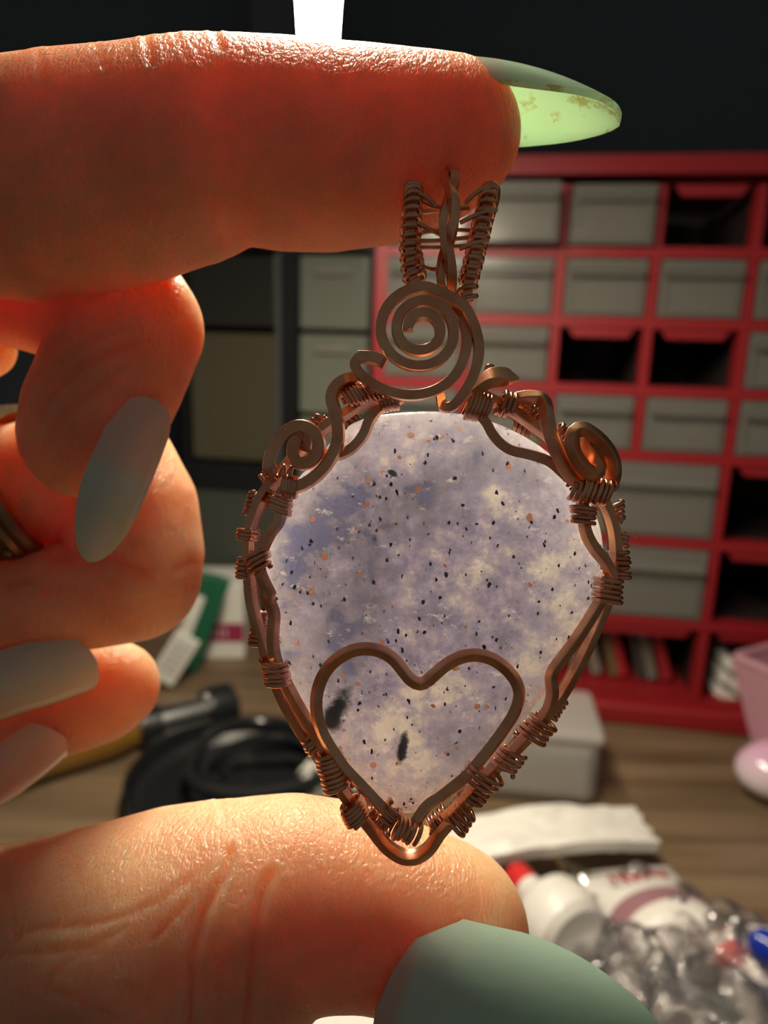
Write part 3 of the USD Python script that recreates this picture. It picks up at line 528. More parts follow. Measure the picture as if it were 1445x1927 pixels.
# ------------------------------------------------------------------ the hand: one continuous surface from round cones, then creases
HM = frame_matrix(EYE + FW * D0 * 0.001)
SC = np.diag([0.001, 0.001, 0.001])
def station(x1, y1, x2, y2, w):                   # the sphere whose outline runs through two pixels, its centre at depth w (mm)
    d1, d2 = (unit([(x - W / 2) / F, -(y - H / 2) / F, -1.0]) for x, y in ((x1, y1), (x2, y2)))
    m = unit(d1 + d2); dist = (D0 - w) / -m[2]; r = dist * math.sin(math.acos(np.clip(d1 @ d2, -1, 1)) / 2)
    c = m * dist; return np.array([c[0], c[1], c[2] + D0, r])
V_ = lambda rows, w: [station(x, t, x, b, w if np.isscalar(w) else w(x)) for x, t, b in rows]
def disc(x, y, r, w):
    k = (D0 - w) / F; c = loc(x, y, w); th = math.hypot(x - W / 2, y - H / 2) / F
    return np.array([*c, r * k / math.sqrt(1 + 0.5 * th * th)])
index = V_([(-330, 150, 520), (-200, 142, 535), (-100, 132, 552), (0, 118, 562), (80, 105, 568), (160, 92, 556), (250, 81, 530), (330, 68, 504), (385, 60, 481), (420, 60, 462), (455, 60, 461), (540, 65, 474), (620, 73, 475), (700, 80, 464), (780, 89, 442), (840, 97, 402), (849, 101, 393)], lambda x: -6.5 - 0.012 * max(0, 300 - x))
thumb = V_([(-330, 1660, 2420), (-200, 1630, 2400), (-60, 1602, 2370), (60, 1580, 2330), (150, 1560, 2285), (250, 1536, 2220), (330, 1514, 2140), (400, 1504, 2060), (418, 1505, 2035), (450, 1501, 2000), (500, 1496, 1950), (540, 1492, 1926), (620, 1503, 1912), (690, 1525, 1912), (760, 1548, 1925), (810, 1566, 1940), (836, 1580, 1944)], lambda x: -7.0 - 0.010 * max(0, 450 - x))
middle = [disc(-140, 520, 118, -25), disc(20, 540, 118, -22), disc(140, 560, 130, -19), disc(232, 600, 142, -16.5), disc(250, 618, 136, -16), disc(215, 700, 138, -15.5), disc(180, 775, 136, -15), disc(166, 815, 128, -15)]
ring_f = [disc(-330, 900, 135, -31), disc(-120, 905, 130, -30), disc(20, 925, 132, -29), disc(150, 905, 130, -28), disc(222, 880, 112, -27), disc(246, 960, 128, -26.5), disc(258, 1040, 126, -26), disc(255, 1085, 124, -25.5), disc(180, 1112, 112, -25), disc(80, 1132, 104, -24.5), disc(-60, 1160, 104, -24)]
pinky = [disc(-300, 1290, 95, -34), disc(-60, 1300, 90, -34), disc(100, 1290, 88, -33), disc(214, 1292, 88, -32), disc(190, 1318, 84, -31.5), disc(90, 1362, 76, -31), disc(-30, 1405, 70, -30.5)]
web = [disc(-30, 655, 62, -24), disc(-260, 640, 120, -24)]
palm = [[disc(-420, 420, 240, -18), disc(-640, 800, 330, -30)], [disc(-640, 800, 330, -30), disc(-640, 1250, 330, -30)], [disc(-640, 1250, 330, -28), disc(-430, 1800, 260, -14)], [disc(-420, 420, 240, -18), disc(-640, 1250, 330, -30)], [disc(-640, 1050, 340, -30), disc(-1150, 1150, 300, -36)],
        [disc(-300, 340, 190, -14), disc(-420, 420, 240, -18)], [disc(-330, 900, 140, -31), disc(-560, 920, 300, -30)], [disc(-280, 1290, 100, -34), disc(-600, 1250, 300, -30)], [disc(-140, 520, 118, -25), disc(-460, 620, 260, -28)], [disc(-320, 1890, 230, -12), disc(-470, 1750, 270, -16)]]
def round_cone(P, a, b):
    A, r1, B, r2 = a[:3], a[3], b[:3], b[3]
    ba = B - A; l2 = ba @ ba; rr = r1 - r2
    if l2 <= rr * rr + 1e-9: return np.minimum(np.linalg.norm(P - A, axis=-1) - r1, np.linalg.norm(P - B, axis=-1) - r2)
    a2 = l2 - rr * rr; il2 = 1 / l2
    pa = P - A; y = pa @ ba; z = y - l2
    q = pa * l2 - y[..., None] * ba; x2 = (q * q).sum(-1); y2 = y * y * l2; z2 = z * z * l2
    k = np.sign(rr) * rr * rr * x2
    return np.where(np.sign(z) * a2 * z2 > k, np.sqrt(x2 + z2) * il2 - r2, np.where(np.sign(y) * a2 * y2 < k, np.sqrt(x2 + y2) * il2 - r1, (np.sqrt(np.maximum(x2 * a2 * il2, 0)) + y * rr) * il2 - r1))
GS = 0.40
LO = np.array([-118.0, -62.0, -64.0]); HI = np.array([19.0, 50.0, 6.0])
NN = np.ceil((HI - LO) / GS).astype(int)
def field(chains, pad):
    S = np.full(NN, 9.0, np.float32)
    for a, b in chains:
        lo = np.minimum(a[:3] - a[3], b[:3] - b[3]) - pad; hi = np.maximum(a[:3] + a[3], b[:3] + b[3]) + pad
        i0 = np.clip(((lo - LO) / GS).astype(int), 0, NN); i1 = np.clip(np.ceil((hi - LO) / GS).astype(int) + 1, 0, NN)
        if (i1 <= i0).any(): continue
        ax = [LO[k] + GS * np.arange(i0[k], i1[k]) for k in range(3)]
        P = np.stack(np.meshgrid(*ax, indexing='ij'), -1).astype(np.float32)
        sl = tuple(slice(i0[k], i1[k]) for k in range(3))
        S[sl] = np.minimum(S[sl], round_cone(P, a.astype(np.float32), b.astype(np.float32)))
    return S
pairs = lambda c: list(zip(c[:-1], c[1:]))
Sf = field(pairs(index) + pairs(thumb) + pairs(middle) + pairs(ring_f) + pairs(pinky) + pairs(web), 1.6)
Sp = field(palm, 5.0)
kk = 4.0; hh = np.clip(0.5 + 0.5 * (Sp - Sf) / kk, 0, 1)
S = np.where((Sf < 8) & (Sp < 8), Sp * (1 - hh) + Sf * hh - kk * hh * (1 - hh), np.minimum(Sf, Sp)).astype(np.float32)
S[0] = S[-1] = 9; S[:, 0] = S[:, -1] = 9; S[:, :, 0] = S[:, :, -1] = 9
def surface_nets(S):
    ins = S < 0
    c = np.zeros(np.array(S.shape) - 1, np.uint8)
    for d in np.ndindex(2, 2, 2): c += ins[d[0]:c.shape[0] + d[0], d[1]:c.shape[1] + d[1], d[2]:c.shape[2] + d[2]]
    idx = np.argwhere((c > 0) & (c < 8)); acc = np.zeros((len(idx), 3)); cnt = np.zeros(len(idx))
    corners = list(np.ndindex(2, 2, 2)); val = {k: S[tuple((idx + k).T)] for k in corners}
    for a in corners:
        for ax in range(3):
            if a[ax] == 0:
                b = list(a); b[ax] = 1; b = tuple(b); va, vb = val[a], val[b]; m = (va < 0) != (vb < 0)
                t = np.where(m, va / np.where(m, va - vb, 1), 0); p = np.array(a, float) + t[:, None] * (np.array(b) - np.array(a)); acc += p * m[:, None]; cnt += m
    v = idx + acc / cnt[:, None]
    ids = np.full(c.shape, -1, np.int32); ids[tuple(idx.T)] = np.arange(len(idx)); F_ = []
    for ax in range(3):
        o1, o2 = [(1, 2), (2, 0), (0, 1)][ax]
        sh = [slice(None)] * 3; sh2 = [slice(None)] * 3; sh[ax] = slice(0, -1); sh2[ax] = slice(1, None)
        e = np.argwhere(ins[tuple(sh)] != ins[tuple(sh2)]); ok = (e[:, o1] > 0) & (e[:, o2] > 0) & (e[:, o1] < c.shape[o1]) & (e[:, o2] < c.shape[o2]); e = e[ok]
        g = lambda d1, d2: ids[tuple((e - d1 * np.eye(3, dtype=int)[o1] - d2 * np.eye(3, dtype=int)[o2]).T)]
        q = np.stack([g(0, 0), g(1, 0), g(1, 1), g(0, 1)], 1); flip = ins[tuple(e.T)]; q[~flip] = q[~flip][:, ::-1]
        F_.append(q)
    q = np.vstack(F_); q = q[(q >= 0).all(1)]
    return v, np.vstack([q[:, [0, 1, 2]], q[:, [0, 2, 3]]])
hv, hf = surface_nets(S)
hv = LO + GS * hv
hm = trimesh.Trimesh(hv, hf, process=False)
if hm.volume < 0: hf = hf[:, ::-1]; hm = trimesh.Trimesh(hv, hf, process=False)
e = np.vstack([hf[:, [0, 1]], hf[:, [1, 2]], hf[:, [2, 0]]]); n = len(hv)
A = sp.coo_matrix((np.ones(len(e)), (e[:, 0], e[:, 1])), (n, n)).tocsr(); A = ((A + A.T) > 0).astype(float); A = sp.diags(1 / np.asarray(A.sum(1)).ravel()) @ A
for k in range(10): hv = hv + (0.5 if k % 2 == 0 else -0.52) * (A @ hv - hv)
# split the visible faces finer so that the creases have room
CREASES = [  # pixel polyline, half width px, depth mm, lowest w
    ([(432, 1600), (425, 1635), (400, 1685), (382, 1720), (370, 1760), (360, 1800), (357, 1845), (356, 1935)], 7, 0.42), ([(508, 1640), (495, 1675), (482, 1730), (475, 1790), (470, 1850), (462, 1935)], 7, 0.36),
    ([(430, 1790), (412, 1830), (410, 1930)], 5, 0.14), ([(0, 1800), (40, 1755), (130, 1742), (220, 1728), (300, 1692), (352, 1655)], 6, 0.16), ([(0, 1798), (90, 1790), (170, 1778), (230, 1745)], 6, 0.15), ([(285, 1770), (320, 1735), (350, 1700)], 5, 0.2),
    ([(10, 1594), (20, 1680), (34, 1770)], 4, 0.16), ([(140, 1600), (142, 1640), (140, 1685)], 3.5, 0.10), ([(80, 1850), (120, 1870), (170, 1890), (215, 1915)], 6, 0.2), ([(90, 1840), (140, 1800), (190, 1790)], 5, 0.15), ([(230, 1850), (270, 1880), (290, 1915)], 5, 0.15), ([(414, 1500), (418, 1520), (424, 1545)], 5, 0.22),
    ([(275, 70), (278, 92), (286, 118)], 5, 0.25), ([(402, 50), (408, 70), (418, 92)], 5, 0.3), ([(70, 100), (76, 122), (88, 150)], 5, 0.2), ([(180, 85), (188, 110), (206, 140)], 4, 0.15), ([(330, 62), (338, 88), (352, 112)], 4, 0.15),
    ([(418, 470), (412, 440), (404, 410), (402, 370)], 9, 0.35), ([(470, 470), (462, 450), (450, 430)], 5, 0.1),
    ([(60, 800), (95, 740), (150, 690), (220, 655), (290, 640)], 9, 0.30), ([(75, 850), (110, 790), (170, 740), (230, 700)], 9, 0.25), ([(120, 640), (170, 610), (230, 590), (290, 575)], 7, 0.15), ([(110, 690), (160, 650), (220, 622), (270, 612)], 6, 0.14),
    ([(100, 1048), (150, 1046), (200, 1046), (250, 1062), (268, 1075)], 13, 0.55), ([(140, 930), (128, 980), (120, 1040)], 9, 0.4), ([(60, 1120), (120, 1105), (160, 1120)], 8, 0.2), ([(20, 1100), (60, 1090), (90, 1120)], 8, 0.2), ([(330, 1075), (350, 1060), (372, 1058)], 6, 0.15),
]
nrm = np.array(trimesh.Trimesh(hv, hf, process=False).vertex_normals)
def to_px(p):
    d = D0 - p[:, 2]; return np.stack([W / 2 + p[:, 0] / d * F, H / 2 - p[:, 1] / d * F], 1)
def seg_dist(q, poly):
    best = np.full(len(q), 1e9)
    for a, b in zip(poly[:-1], poly[1:]):
        a, b = np.array(a, float), np.array(b, float); t = np.clip(((q - a) @ (b - a)) / ((b - a) @ (b - a)), 0, 1); best = np.minimum(best, np.linalg.norm(q - a - t[:, None] * (b - a), axis=1))
    return best
view = unit([0, 0, 1.0])
def refine(hv, hf, sel):                          # one loop of midpoint splitting on the chosen faces, neighbours patched
    sub, f = trimesh.remesh.subdivide(hv, hf, face_index=np.nonzero(sel)[0])[:2]
    return sub, f
facing = ((-(hv - np.array([0, 0, D0])) * nrm).sum(1) > 0)
for poly, wd, dep in CREASES:
    q = to_px(hv); near = (np.abs(q - np.mean(poly, 0)).max(1) < 400) & facing
    if not near.any(): continue
    d = seg_dist(q[near], spline(np.array([(*p, 0) for p in poly], float), 12)[:, :2].tolist())
    hv[near] -= nrm[near] * (dep * np.exp(-(d / wd) ** 2))[:, None] * 1.0
    hv[near] += nrm[near] * (0.25 * dep * np.exp(-((d - 2.6 * wd) / (1.3 * wd)) ** 2))[:, None]
hv += nrm * (0.10 * (meshkit.fbm(hv * 0.35, 3, 2) - 0.5))[:, None]
hand = thing('hand', "person's hand pinching the pendant upright between index finger and thumb, long sage-green nails", 'hand', matrix=HM)
hand_mesh = trimesh.Trimesh(hv, hf, process=False)
part(hand, 'skin', MM(hand_mesh), SKIN, smooth=True)

def nail(base, tip, dorsal, half, phi, mat, thick=0.55, bow=0.0, cut=0.42, ex=2.2, pw=0.55):
    base, tip = np.asarray(base, float), np.asarray(tip, float); L = np.linalg.norm(tip - base); al = (tip - base) / L
    n_ = unit(dorsal - al * (np.dot(dorsal, al))); la = np.cross(n_, al)
    s = np.concatenate([np.linspace(0, 0.2, 16, endpoint=False), np.linspace(0.2, 1, 48)]); t = np.linspace(-1, 1, 33)
    wd = np.where(s < 0.18, np.sqrt(np.clip(1 - ((0.18 - s) / 0.18) ** 2, 0.0006, 1)) * 0.94 + 0.0, 0.94) + 0.06 * np.clip(s / cut, 0, 1)
    wd = np.where(s > cut, wd * np.clip(1 - ((s - cut) / (1 - cut)) ** ex, 0.0005, 1) ** pw, wd) * half
    ph = math.radians(phi)
    def grid(dr):
        R = half / math.sin(ph); out = np.zeros((len(s), len(t), 3))
        for i in range(len(s)):
            Ri = R; a = t * math.asin(min(1, wd[i] / R)); lat = (Ri + dr) * np.sin(a); ht = (Ri + dr) * np.cos(a) - Ri
            out[i] = base + al * (s[i] * L) + la * lat[:, None] + n_ * (ht + bow * 4 * s[i] * (1 - s[i]))[:, None]
        return out
    return grid_shell(grid(0.0), grid(-thick))
SAGE, NUDE = (0.66, 0.90, 0.75), (0.85, 0.60, 0.47)
def add_nail(name, base, tip, dorsal, half, phi, thick, bow, cut, stops, trans, label, tfac=0.45, stain=False, ex=2.2, pw=0.55):
    m = nail_look('polish_' + name, base, tip, stops, trans, tfac, stain)
    part(hand, 'nail', MM(nail(base, tip, np.array(dorsal), half, phi, m, thick, bow, cut, ex, pw)), m, smooth=40, label=label)
add_nail('index_nail', loc(838, 126, -6.6), loc(1168, 226, -7.2), [0.0, 1.0, -0.03], 4.9, 76, 0.55, 1.2, 0.20, [(0.0, (0.74, 0.92, 0.92)), (1.0, (0.74, 0.92, 0.92))], (0.66, 0.86, 0.60), 'long sage nail seen from its stained underside, light shining through', 0.5, True, 3.2, 0.62)
add_nail('thumb_nail', loc(706, 1908, 1.2), loc(1300, 2074, 1.6), [0.10, -0.14, 0.98], 7.2, 60, 0.7, 0.9, 0.40, [(0.0, NUDE), (0.055, NUDE), (0.085, SAGE), (1.0, SAGE)], (0.45, 0.62, 0.42), 'long glossy sage-green thumbnail', 0.3)
add_nail('middle_nail', loc(295, 752, -11.2), loc(166, 1058, -8.0), [0.62, -0.14, 0.77], 3.0, 60, 0.6, 0.6, 0.46, [(0.0, (0.98, 0.80, 0.66)), (0.42, (0.97, 0.78, 0.64)), (0.50, (0.74, 0.92, 0.80)), (0.72, (0.72, 0.80, 0.64)), (1.0, (0.80, 0.82, 0.62))], (0.55, 0.60, 0.42), 'grown-out nail, nude near the cuticle and sage at the tip', 0.3)
add_nail('ring_nail', loc(182, 1250, -21.0), loc(-150, 1352, -18.0), [0.10, -0.35, 0.93], 3.9, 62, 0.6, 0.6, 0.4, [(0.0, (0.80, 0.74, 0.60)), (0.3, (0.74, 0.76, 0.60)), (1.0, (0.72, 0.76, 0.62))], (0.5, 0.5, 0.35), 'grey-green nail of the ring finger', 0.25)
add_nail('little_nail', loc(118, 1385, -26.6), loc(-50, 1520, -25.0), [0.30, -0.45, 0.84], 3.4, 60, 0.5, 0.5, 0.4, [(0.0, (0.88, 0.62, 0.50)), (1.0, (0.90, 0.68, 0.56))], (0.6, 0.4, 0.3), 'nude nail of the little finger', 0.2)

# finger ring
def finger_ring():
    t = thing('finger_ring', 'dark bronze band worn on the finger at the left edge', 'ring', matrix=HM)
    c = disc(62, 928, 100, -29); ax = unit([0.88, 0.36, 0.16]); R = 9.0
    prof = [(R, -2.6), (R + 0.9, -2.6), (R + 1.15, -1.9), (R + 0.95, -1.1), (R + 1.35, -0.6), (R + 1.35, 0.6), (R + 0.95, 1.1), (R + 1.15, 1.9), (R + 0.9, 2.6), (R, 2.6), (R, -2.6)]
    m = lathe(prof, 72); part(t, 'band', MM(aim(m, c[:3], c[:3] + ax)), BRONZE)
    for k in range(14):
        a = 2 * np.pi * k / 14; b = trimesh.creation.icosphere(2, 0.55); b.apply_translation([(R + 1.35) * math.cos(a), (R + 1.35) * math.sin(a), 0]); part(t, 'bead', MM(aim(b, c[:3], c[:3] + ax)), BRONZE)
finger_ring()

# ------------------------------------------------------------------ the pendant
PEN = thing('pendant', 'violet-grey speckled teardrop stone pendant wrapped in copper wire, heart on its front', 'pendant', matrix=HM)
def crop(ox, oy, sx, sy): return lambda p: np.array([ox + p[0] * sx, oy + p[1] * sy])
c4, c5, c6, c7, c8 = crop(660, 300, .25945, .25948), crop(430, 640, .27682, .27685), crop(800, 640, .27682, .27685), crop(430, 1100, .28551, .28542), crop(800, 1100, .28551, .28542)
pxid = lambda p: np.array(p, float)
def P3(pts, w):                                   # [(cropfn, [(x, y) or (x, y, w)])] -> local points
    out = []
    for fn, rows in pts:
        for r in rows:
            q = fn(r[:2]); out.append(loc(q[0], q[1], r[2] if len(r) > 2 else w))
    return np.array(out)
SQ = squarish(0.36, 0.36, 0.22)
def wire(name, pts, w=0.5, sec=SQ, mat=COPPER, up=(0, 0, 1), twist=0.0, step=0.25, label=None, taper=None):
    p = spline(P3(pts, w), step); tw = np.full(len(p), twist) if np.isscalar(twist) else np.interp(np.linspace(0, 1, len(p)), *twist)
    return part(PEN, name, MM(sweep(p, sec, up=up, twist=tw, scale=None if taper is None else np.interp(np.linspace(0, 1, len(p)), *taper))), mat, smooth=35, label=label)
# stone
OUT = [(690, 786), (745, 777), (800, 774), (850, 776), (900, 786), (950, 803), (1005, 832), (1050, 868), (1090, 915), (1120, 965), (1134, 1020), (1134, 1080), (1120, 1140), (1095, 1195), (1062, 1250), (1020, 1310), (972, 1372), (920, 1430), (870, 1476), (820, 1510), (775, 1530), (735, 1522), (690, 1490), (650, 1450), (610, 1400), (575, 1345), (545, 1285), (522, 1225), (506, 1160), (500, 1095), (503, 1030), (518, 972), (545, 922), (580, 878), (620, 835), (655, 802)]
o2 = spline(np.array([(*p, 0) for p in OUT], float), 9, closed=True)[:, :2]; cen = np.array([812, 1120.0])
def stone_grid():
    rings, nring = [], 26
    def ring(k, w): return np.array([loc(*(cen + (p - cen) * k), w) for p in o2])
    for th in np.linspace(-np.pi / 2, np.pi / 2, nring):
        k = math.cos(th) ** 0.55 if abs(th) < np.pi / 2 - 1e-6 else 0.0; w = (2.5 if th > 0 else 2.2) * math.sin(th) - 0.2
        rings.append(ring(max(k, 0.002), w))
    m = len(o2); v = np.vstack(rings); i, j = np.meshgrid(np.arange(nring - 1), np.arange(m), indexing='ij')
    q = np.stack([i * m + j, i * m + (j + 1) % m, (i + 1) * m + (j + 1) % m, (i + 1) * m + j], -1).reshape(-1, 4)
    f = np.vstack([q[:, [0, 1, 2]], q[:, [0, 2, 3]], [[0, (k + 1) % m, k] for k in range(1, m - 1)][:0] or np.zeros((0, 3), int)])
    s = trimesh.Trimesh(v, f, process=False)
    if s.volume < 0: s.invert()
    return s
part(PEN, 'stone', MM(stone_grid()), STONE, smooth=60, label='translucent violet-grey stone with rust and black specks')
# heart
wire('heart_wire', [(c7, [(1085, 1545, 0.9), (1030, 1488, 1.2), (950, 1405, 1.5), (870, 1320, 1.7), (770, 1215, 1.8), (690, 1100, 2.0), (625, 990, 2.2), (588, 880, 2.4), (578, 770, 2.5), (598, 660, 2.6), (648, 560, 2.7), (725, 485, 2.8), (820, 436, 2.9), (920, 424, 3.0), (1010, 444, 3.0), (1090, 495, 3.0), (1150, 568, 3.0), (1203, 630, 3.0), (1262, 656, 3.0), (1320, 632, 3.0)]),
     (c8, [(0, 650, 3.0), (70, 585, 3.0), (145, 525, 2.9), (230, 482, 2.9), (320, 465, 2.8), (410, 480, 2.7), (490, 520, 2.6), (560, 585, 2.5), (608, 660, 2.4), (620, 740, 2.3), (590, 840, 2.2), (530, 940, 2.1), (450, 1050, 2.0), (370, 1150, 1.8), (290, 1245, 1.7), (190, 1330, 1.5), (100, 1400, 1.3), (10, 1462, 1.1)]), (c7, [(1225, 1580, 0.8)])], twist=0.55, label='copper wire bent to a heart')
# outer frame, two wires one behind the other, and the pointed bottom
LEFT = [(c5, [(1080, 330), (990, 370), (900, 430), (800, 500), (690, 570), (600, 640), (500, 735), (400, 840), (310, 950), (240, 1040), (190, 1140), (155, 1240), (135, 1350), (132, 1470), (137, 1590), (150, 1700)]), (c7, [(140, 20), (155, 130), (190, 270), (230, 400), (275, 540), (325, 680), (395, 830), (475, 965), (560, 1090), (650, 1220), (745, 1360), (840, 1490), (930, 1600), (1020, 1715), (1085, 1772), (1150, 1806), (1200, 1810)])]
RIGHT = [(c7, [(1250, 1800), (1325, 1745)]), (c8, [(100, 1640), (190, 1540), (280, 1440), (370, 1325), (470, 1205), (580, 1090), (700, 970), (800, 860), (880, 760), (960, 630), (1040, 480), (1110, 330), (1165, 200), (1200, 110)]), (c6, [(1262, 1690), (1288, 1580), (1296, 1450), (1288, 1320), (1262, 1210), (1220, 1110), (1150, 1000), (1060, 880), (950, 760), (830, 650), (700, 555), (570, 465), (450, 405), (330, 350)])]
def both(w): return [(f, [(*r, w) for r in rows]) for f, rows in LEFT + RIGHT]
wire('frame_wire', both(0.35), twist=0.5)
def inset(rows_list, k, w):                       # the same run a little nearer the stone
    out = []
    for f, rows in rows_list: out.append((lambda p, f=f: cen + (f(p) - cen) * k, [(*r, w) for r in rows]))
    return out
wire('frame_wire', inset(LEFT + RIGHT, 0.985, -1.1), twist=0.1)
# wavy prong wires over the stone
wire('prong_wire', [(c5, [(440, 1000, 0.9), (400, 1070, 1.1), (365, 1160, 1.3), (338, 1240, 1.4), (285, 1310, 1.5), (245, 1390, 1.4), (215, 1470, 1.3), (210, 1560, 1.3), (245, 1650, 1.5), (290, 1750, 1.6)]), (c7, [(232, 60, 1.6), (275, 125, 1.6), (300, 200, 1.6), (295, 290, 1.5), (292, 380, 1.4), (308, 480, 1.3), (345, 580, 1.1), (400, 690, 0.9), (465, 810, 0.8), (545, 945, 0.8), (630, 1080, 0.9), (700, 1190, 0.9)])], twist=0.6)
wire('prong_wire', [(c6, [(1060, 1010, 1.0), (1070, 1130, 1.2), (1080, 1250, 1.3), (1105, 1340, 1.4), (1160, 1430, 1.5), (1222, 1505, 1.4), (1262, 1590, 1.3), (1265, 1680, 1.2)]), (c8, [(1150, 120, 1.2), (1070, 250, 1.4), (980, 385, 1.5), (885, 510, 1.6), (832, 600, 1.6), (838, 720, 1.4), (808, 830, 1.2), (740, 930, 1.1), (640, 1045, 1.0), (550, 1130, 0.9), (450, 1215, 0.9), (330, 1340, 0.9), (240, 1440, 0.7), (130, 1550, 0.6)])], twist=-0.6)
wire('prong_wire', [(c5, [(1180, 395, 0.6), (1080, 440, 0.8), (1010, 480, 1.0), (958, 550, 1.2), (925, 635, 1.4), (870, 710, 1.5), (800, 762, 1.5), (720, 785, 1.4), (630, 775, 1.0), (560, 800, 0.6)])], twist=0.25)
wire('prong_wire', [(c6, [(300, 450, 0.7), (360, 500, 0.9), (415, 560, 1.1), (450, 625, 1.3), (505, 695, 1.4), (580, 745, 1.5), (670, 768, 1.5), (770, 795, 1.4), (850, 830, 1.2), (930, 900, 0.9), (1000, 960, 0.7)])], twist=0.25)
# S shaped wires and the two small scrolls
wire('scroll_wire', [(c5, [(860, 262, 0.2), (800, 272, 0.7), (735, 315, 1.3), (703, 390, 1.9), (722, 480, 2.2), (745, 580, 2.3), (745, 680, 2.3), (712, 775, 2.2), (650, 870, 2.1), (570, 945, 1.9), (480, 995, 1.7), (390, 1010, 1.4)])], sec=squarish(0.42, 0.40, 0.2), twist=0.2, label='wavy copper wire left of the spiral')
wire('scroll_wire', [(c6, [(590, 425, 0.2), (640, 398, 0.5), (720, 388, 0.9), (790, 402, 1.3), (818, 450, 1.7), (828, 530, 2.0), (850, 630, 2.2), (885, 730, 2.2), (930, 830, 2.1), (990, 920, 1.9), (1060, 985, 1.6)])], sec=squarish(0.42, 0.40, 0.2), twist=0.9, label='wavy copper wire right of the spiral')
wire('small_scroll', [(c5, [(290, 930, 1.0), (272, 870, 1.6), (285, 780, 1.9), (335, 680, 2.1), (410, 605, 2.3), (495, 580, 2.4), (575, 618, 2.5), (615, 695, 2.5), (600, 780, 2.5), (540, 835, 2.4), (470, 835, 2.3), (435, 770, 2.2), (445, 690, 2.0), (495, 655, 1.7), (530, 690, 1.4), (520, 750, 1.2)])], sec=squarish(0.44, 0.40, 0.2), twist=0.15, label='small copper scroll on the left shoulder')
wire('small_scroll', [(c6, [(1245, 1010, 0.6), (1282, 920, 1.2), (1275, 820, 1.6), (1225, 725, 1.9), (1150, 650, 2.1), (1070, 605, 2.2), (1012, 630, 2.3), (1000, 710, 2.4), (1030, 800, 2.4), (1090, 875, 2.3), (1155, 910, 2.2), (1180, 860, 2.0), (1150, 780, 1.8), (1105, 720, 1.5), (1095, 680, 1.3)])], sec=squarish(0.40, 0.46, 0.2), twist=0.8, label='small copper scroll on the right shoulder')
# the large spiral with its tails
def spiral():
    cx, cy, rows = 515, 1240, []
    rad = [(-180, 100), (-90, 118), (0, 132), (90, 150), (180, 182), (270, 208), (360, 228), (450, 262), (540, 298), (630, 300), (680, 330)]
    for a in np.arange(-180, 660, 20):
        r = np.interp(a, [x for x, _ in rad], [y for _, y in rad]); th = math.radians(a); rows.append((cx + r * math.cos(th), cy + r * math.sin(th), 4.2 - 0.0012 * (a + 180)))
    rows += [(790, 1045, 3.1), (870, 1160, 3.0), (915, 1290, 2.9), (925, 1420, 2.7), (890, 1560, 2.4), (820, 1690, 1.9), (740, 1785, 1.3), (670, 1790, 0.7), (650, 1720, 0.4)]
    wire('spiral', [(c4, rows)], sec=squarish(0.36, 0.52, 0.22), step=0.15, label='large copper spiral above the stone')
spiral()
ball = trimesh.creation.icosphere(2, 0.13); ball.apply_translation(loc(*c4((400, 1232)), 4.7)); part(PEN, 'wire_end', MM(ball), COPPER)
wire('spiral_tail', [(c4, [(235, 1470, 3.0), (160, 1440, 2.8), (70, 1436, 2.4)])], sec=squarish(0.40, 0.50, 0.15), label='cut end of the spiral wire catching the lamp')
wire('spiral_tail', [(c4, [(60, 1440, 1.6), (28, 1490, 1.8), (70, 1560, 2.0), (160, 1630, 2.3), (290, 1690, 2.6), (440, 1712, 2.8), (590, 1685, 2.9), (720, 1605, 2.9), (805, 1480, 2.8), (840, 1330, 2.7), (820, 1180, 2.4), (740, 1060, 2.0)])], sec=squarish(0.36, 0.46, 0.2), label='copper arc sweeping under the spiral')
wire('leaf_wire', [(c4, [(880, 1700, 0.8), (940, 1640, 1.3), (1010, 1590, 1.6), (1090, 1575, 1.7), (1170, 1585, 1.6), (1222, 1590, 1.5)])], sec=squarish(0.40, 0.62, 0.15), twist=([0, 1], [0.2, 1.3]), taper=([0, 0.5, 0.75, 1], [0.8, 1.15, 1.0, 0.12]), label='flattened leaf-like wire end')
knob = trimesh.creation.icosphere(2, 0.42); knob.apply_translation(loc(*c4((1010, 1520)), 0.2)); part(PEN, 'wire_end', MM(knob), COPPER_FINE)
# the bail: two coiled posts bent back over the top, a twisted pair between them, binding wires
def coil(path, r, rz, turns, rw, power=0.75, mat=COPPER_FINE, name='wire_wrap', jitter=0.06, up=(0, 0, 1), per=26, lean=0.0):
    p = np.asarray(path, float); n = int(turns * per) + 1
    L = np.concatenate([[0], np.cumsum(np.linalg.norm(np.diff(p, axis=0), axis=1))]); u = np.linspace(0, L[-1], n)
    c = np.stack([np.interp(u, L, p[:, k]) for k in range(3)], 1); t = np.gradient(c, axis=0); t /= np.linalg.norm(t, axis=1, keepdims=True) + 1e-9
    s = np.cross(np.broadcast_to(up, c.shape), t); s /= np.linalg.norm(s, axis=1, keepdims=True) + 1e-9; z = np.cross(t, s)
    ph0 = rng.uniform(0, 6); a = np.linspace(0, 2 * np.pi * turns, n) + ph0
    pw = lambda v: np.sign(v) * np.abs(v) ** power
    turn = np.floor(np.linspace(0, turns, n)).astype(int); rr = np.interp(np.linspace(0, turns, n), np.arange(int(turns) + 2), 1 + jitter * rng.uniform(-1, 1, int(turns) + 2))
    slip = np.interp(np.linspace(0, turns, n), np.arange(int(turns) + 2), jitter * 2 * rng.uniform(-1, 1, int(turns) + 2)) * (L[-1] / max(turns, 1))
    t = t + 0; q = c + (r * rr)[:, None] * pw(np.cos(a))[:, None] * (s + lean * t) + (rz * rr)[:, None] * pw(np.sin(a))[:, None] * z + t * slip[:, None]
    return part(PEN, name, MM(sweep(q, circle(rw, 8), up=None)), mat, smooth=True)
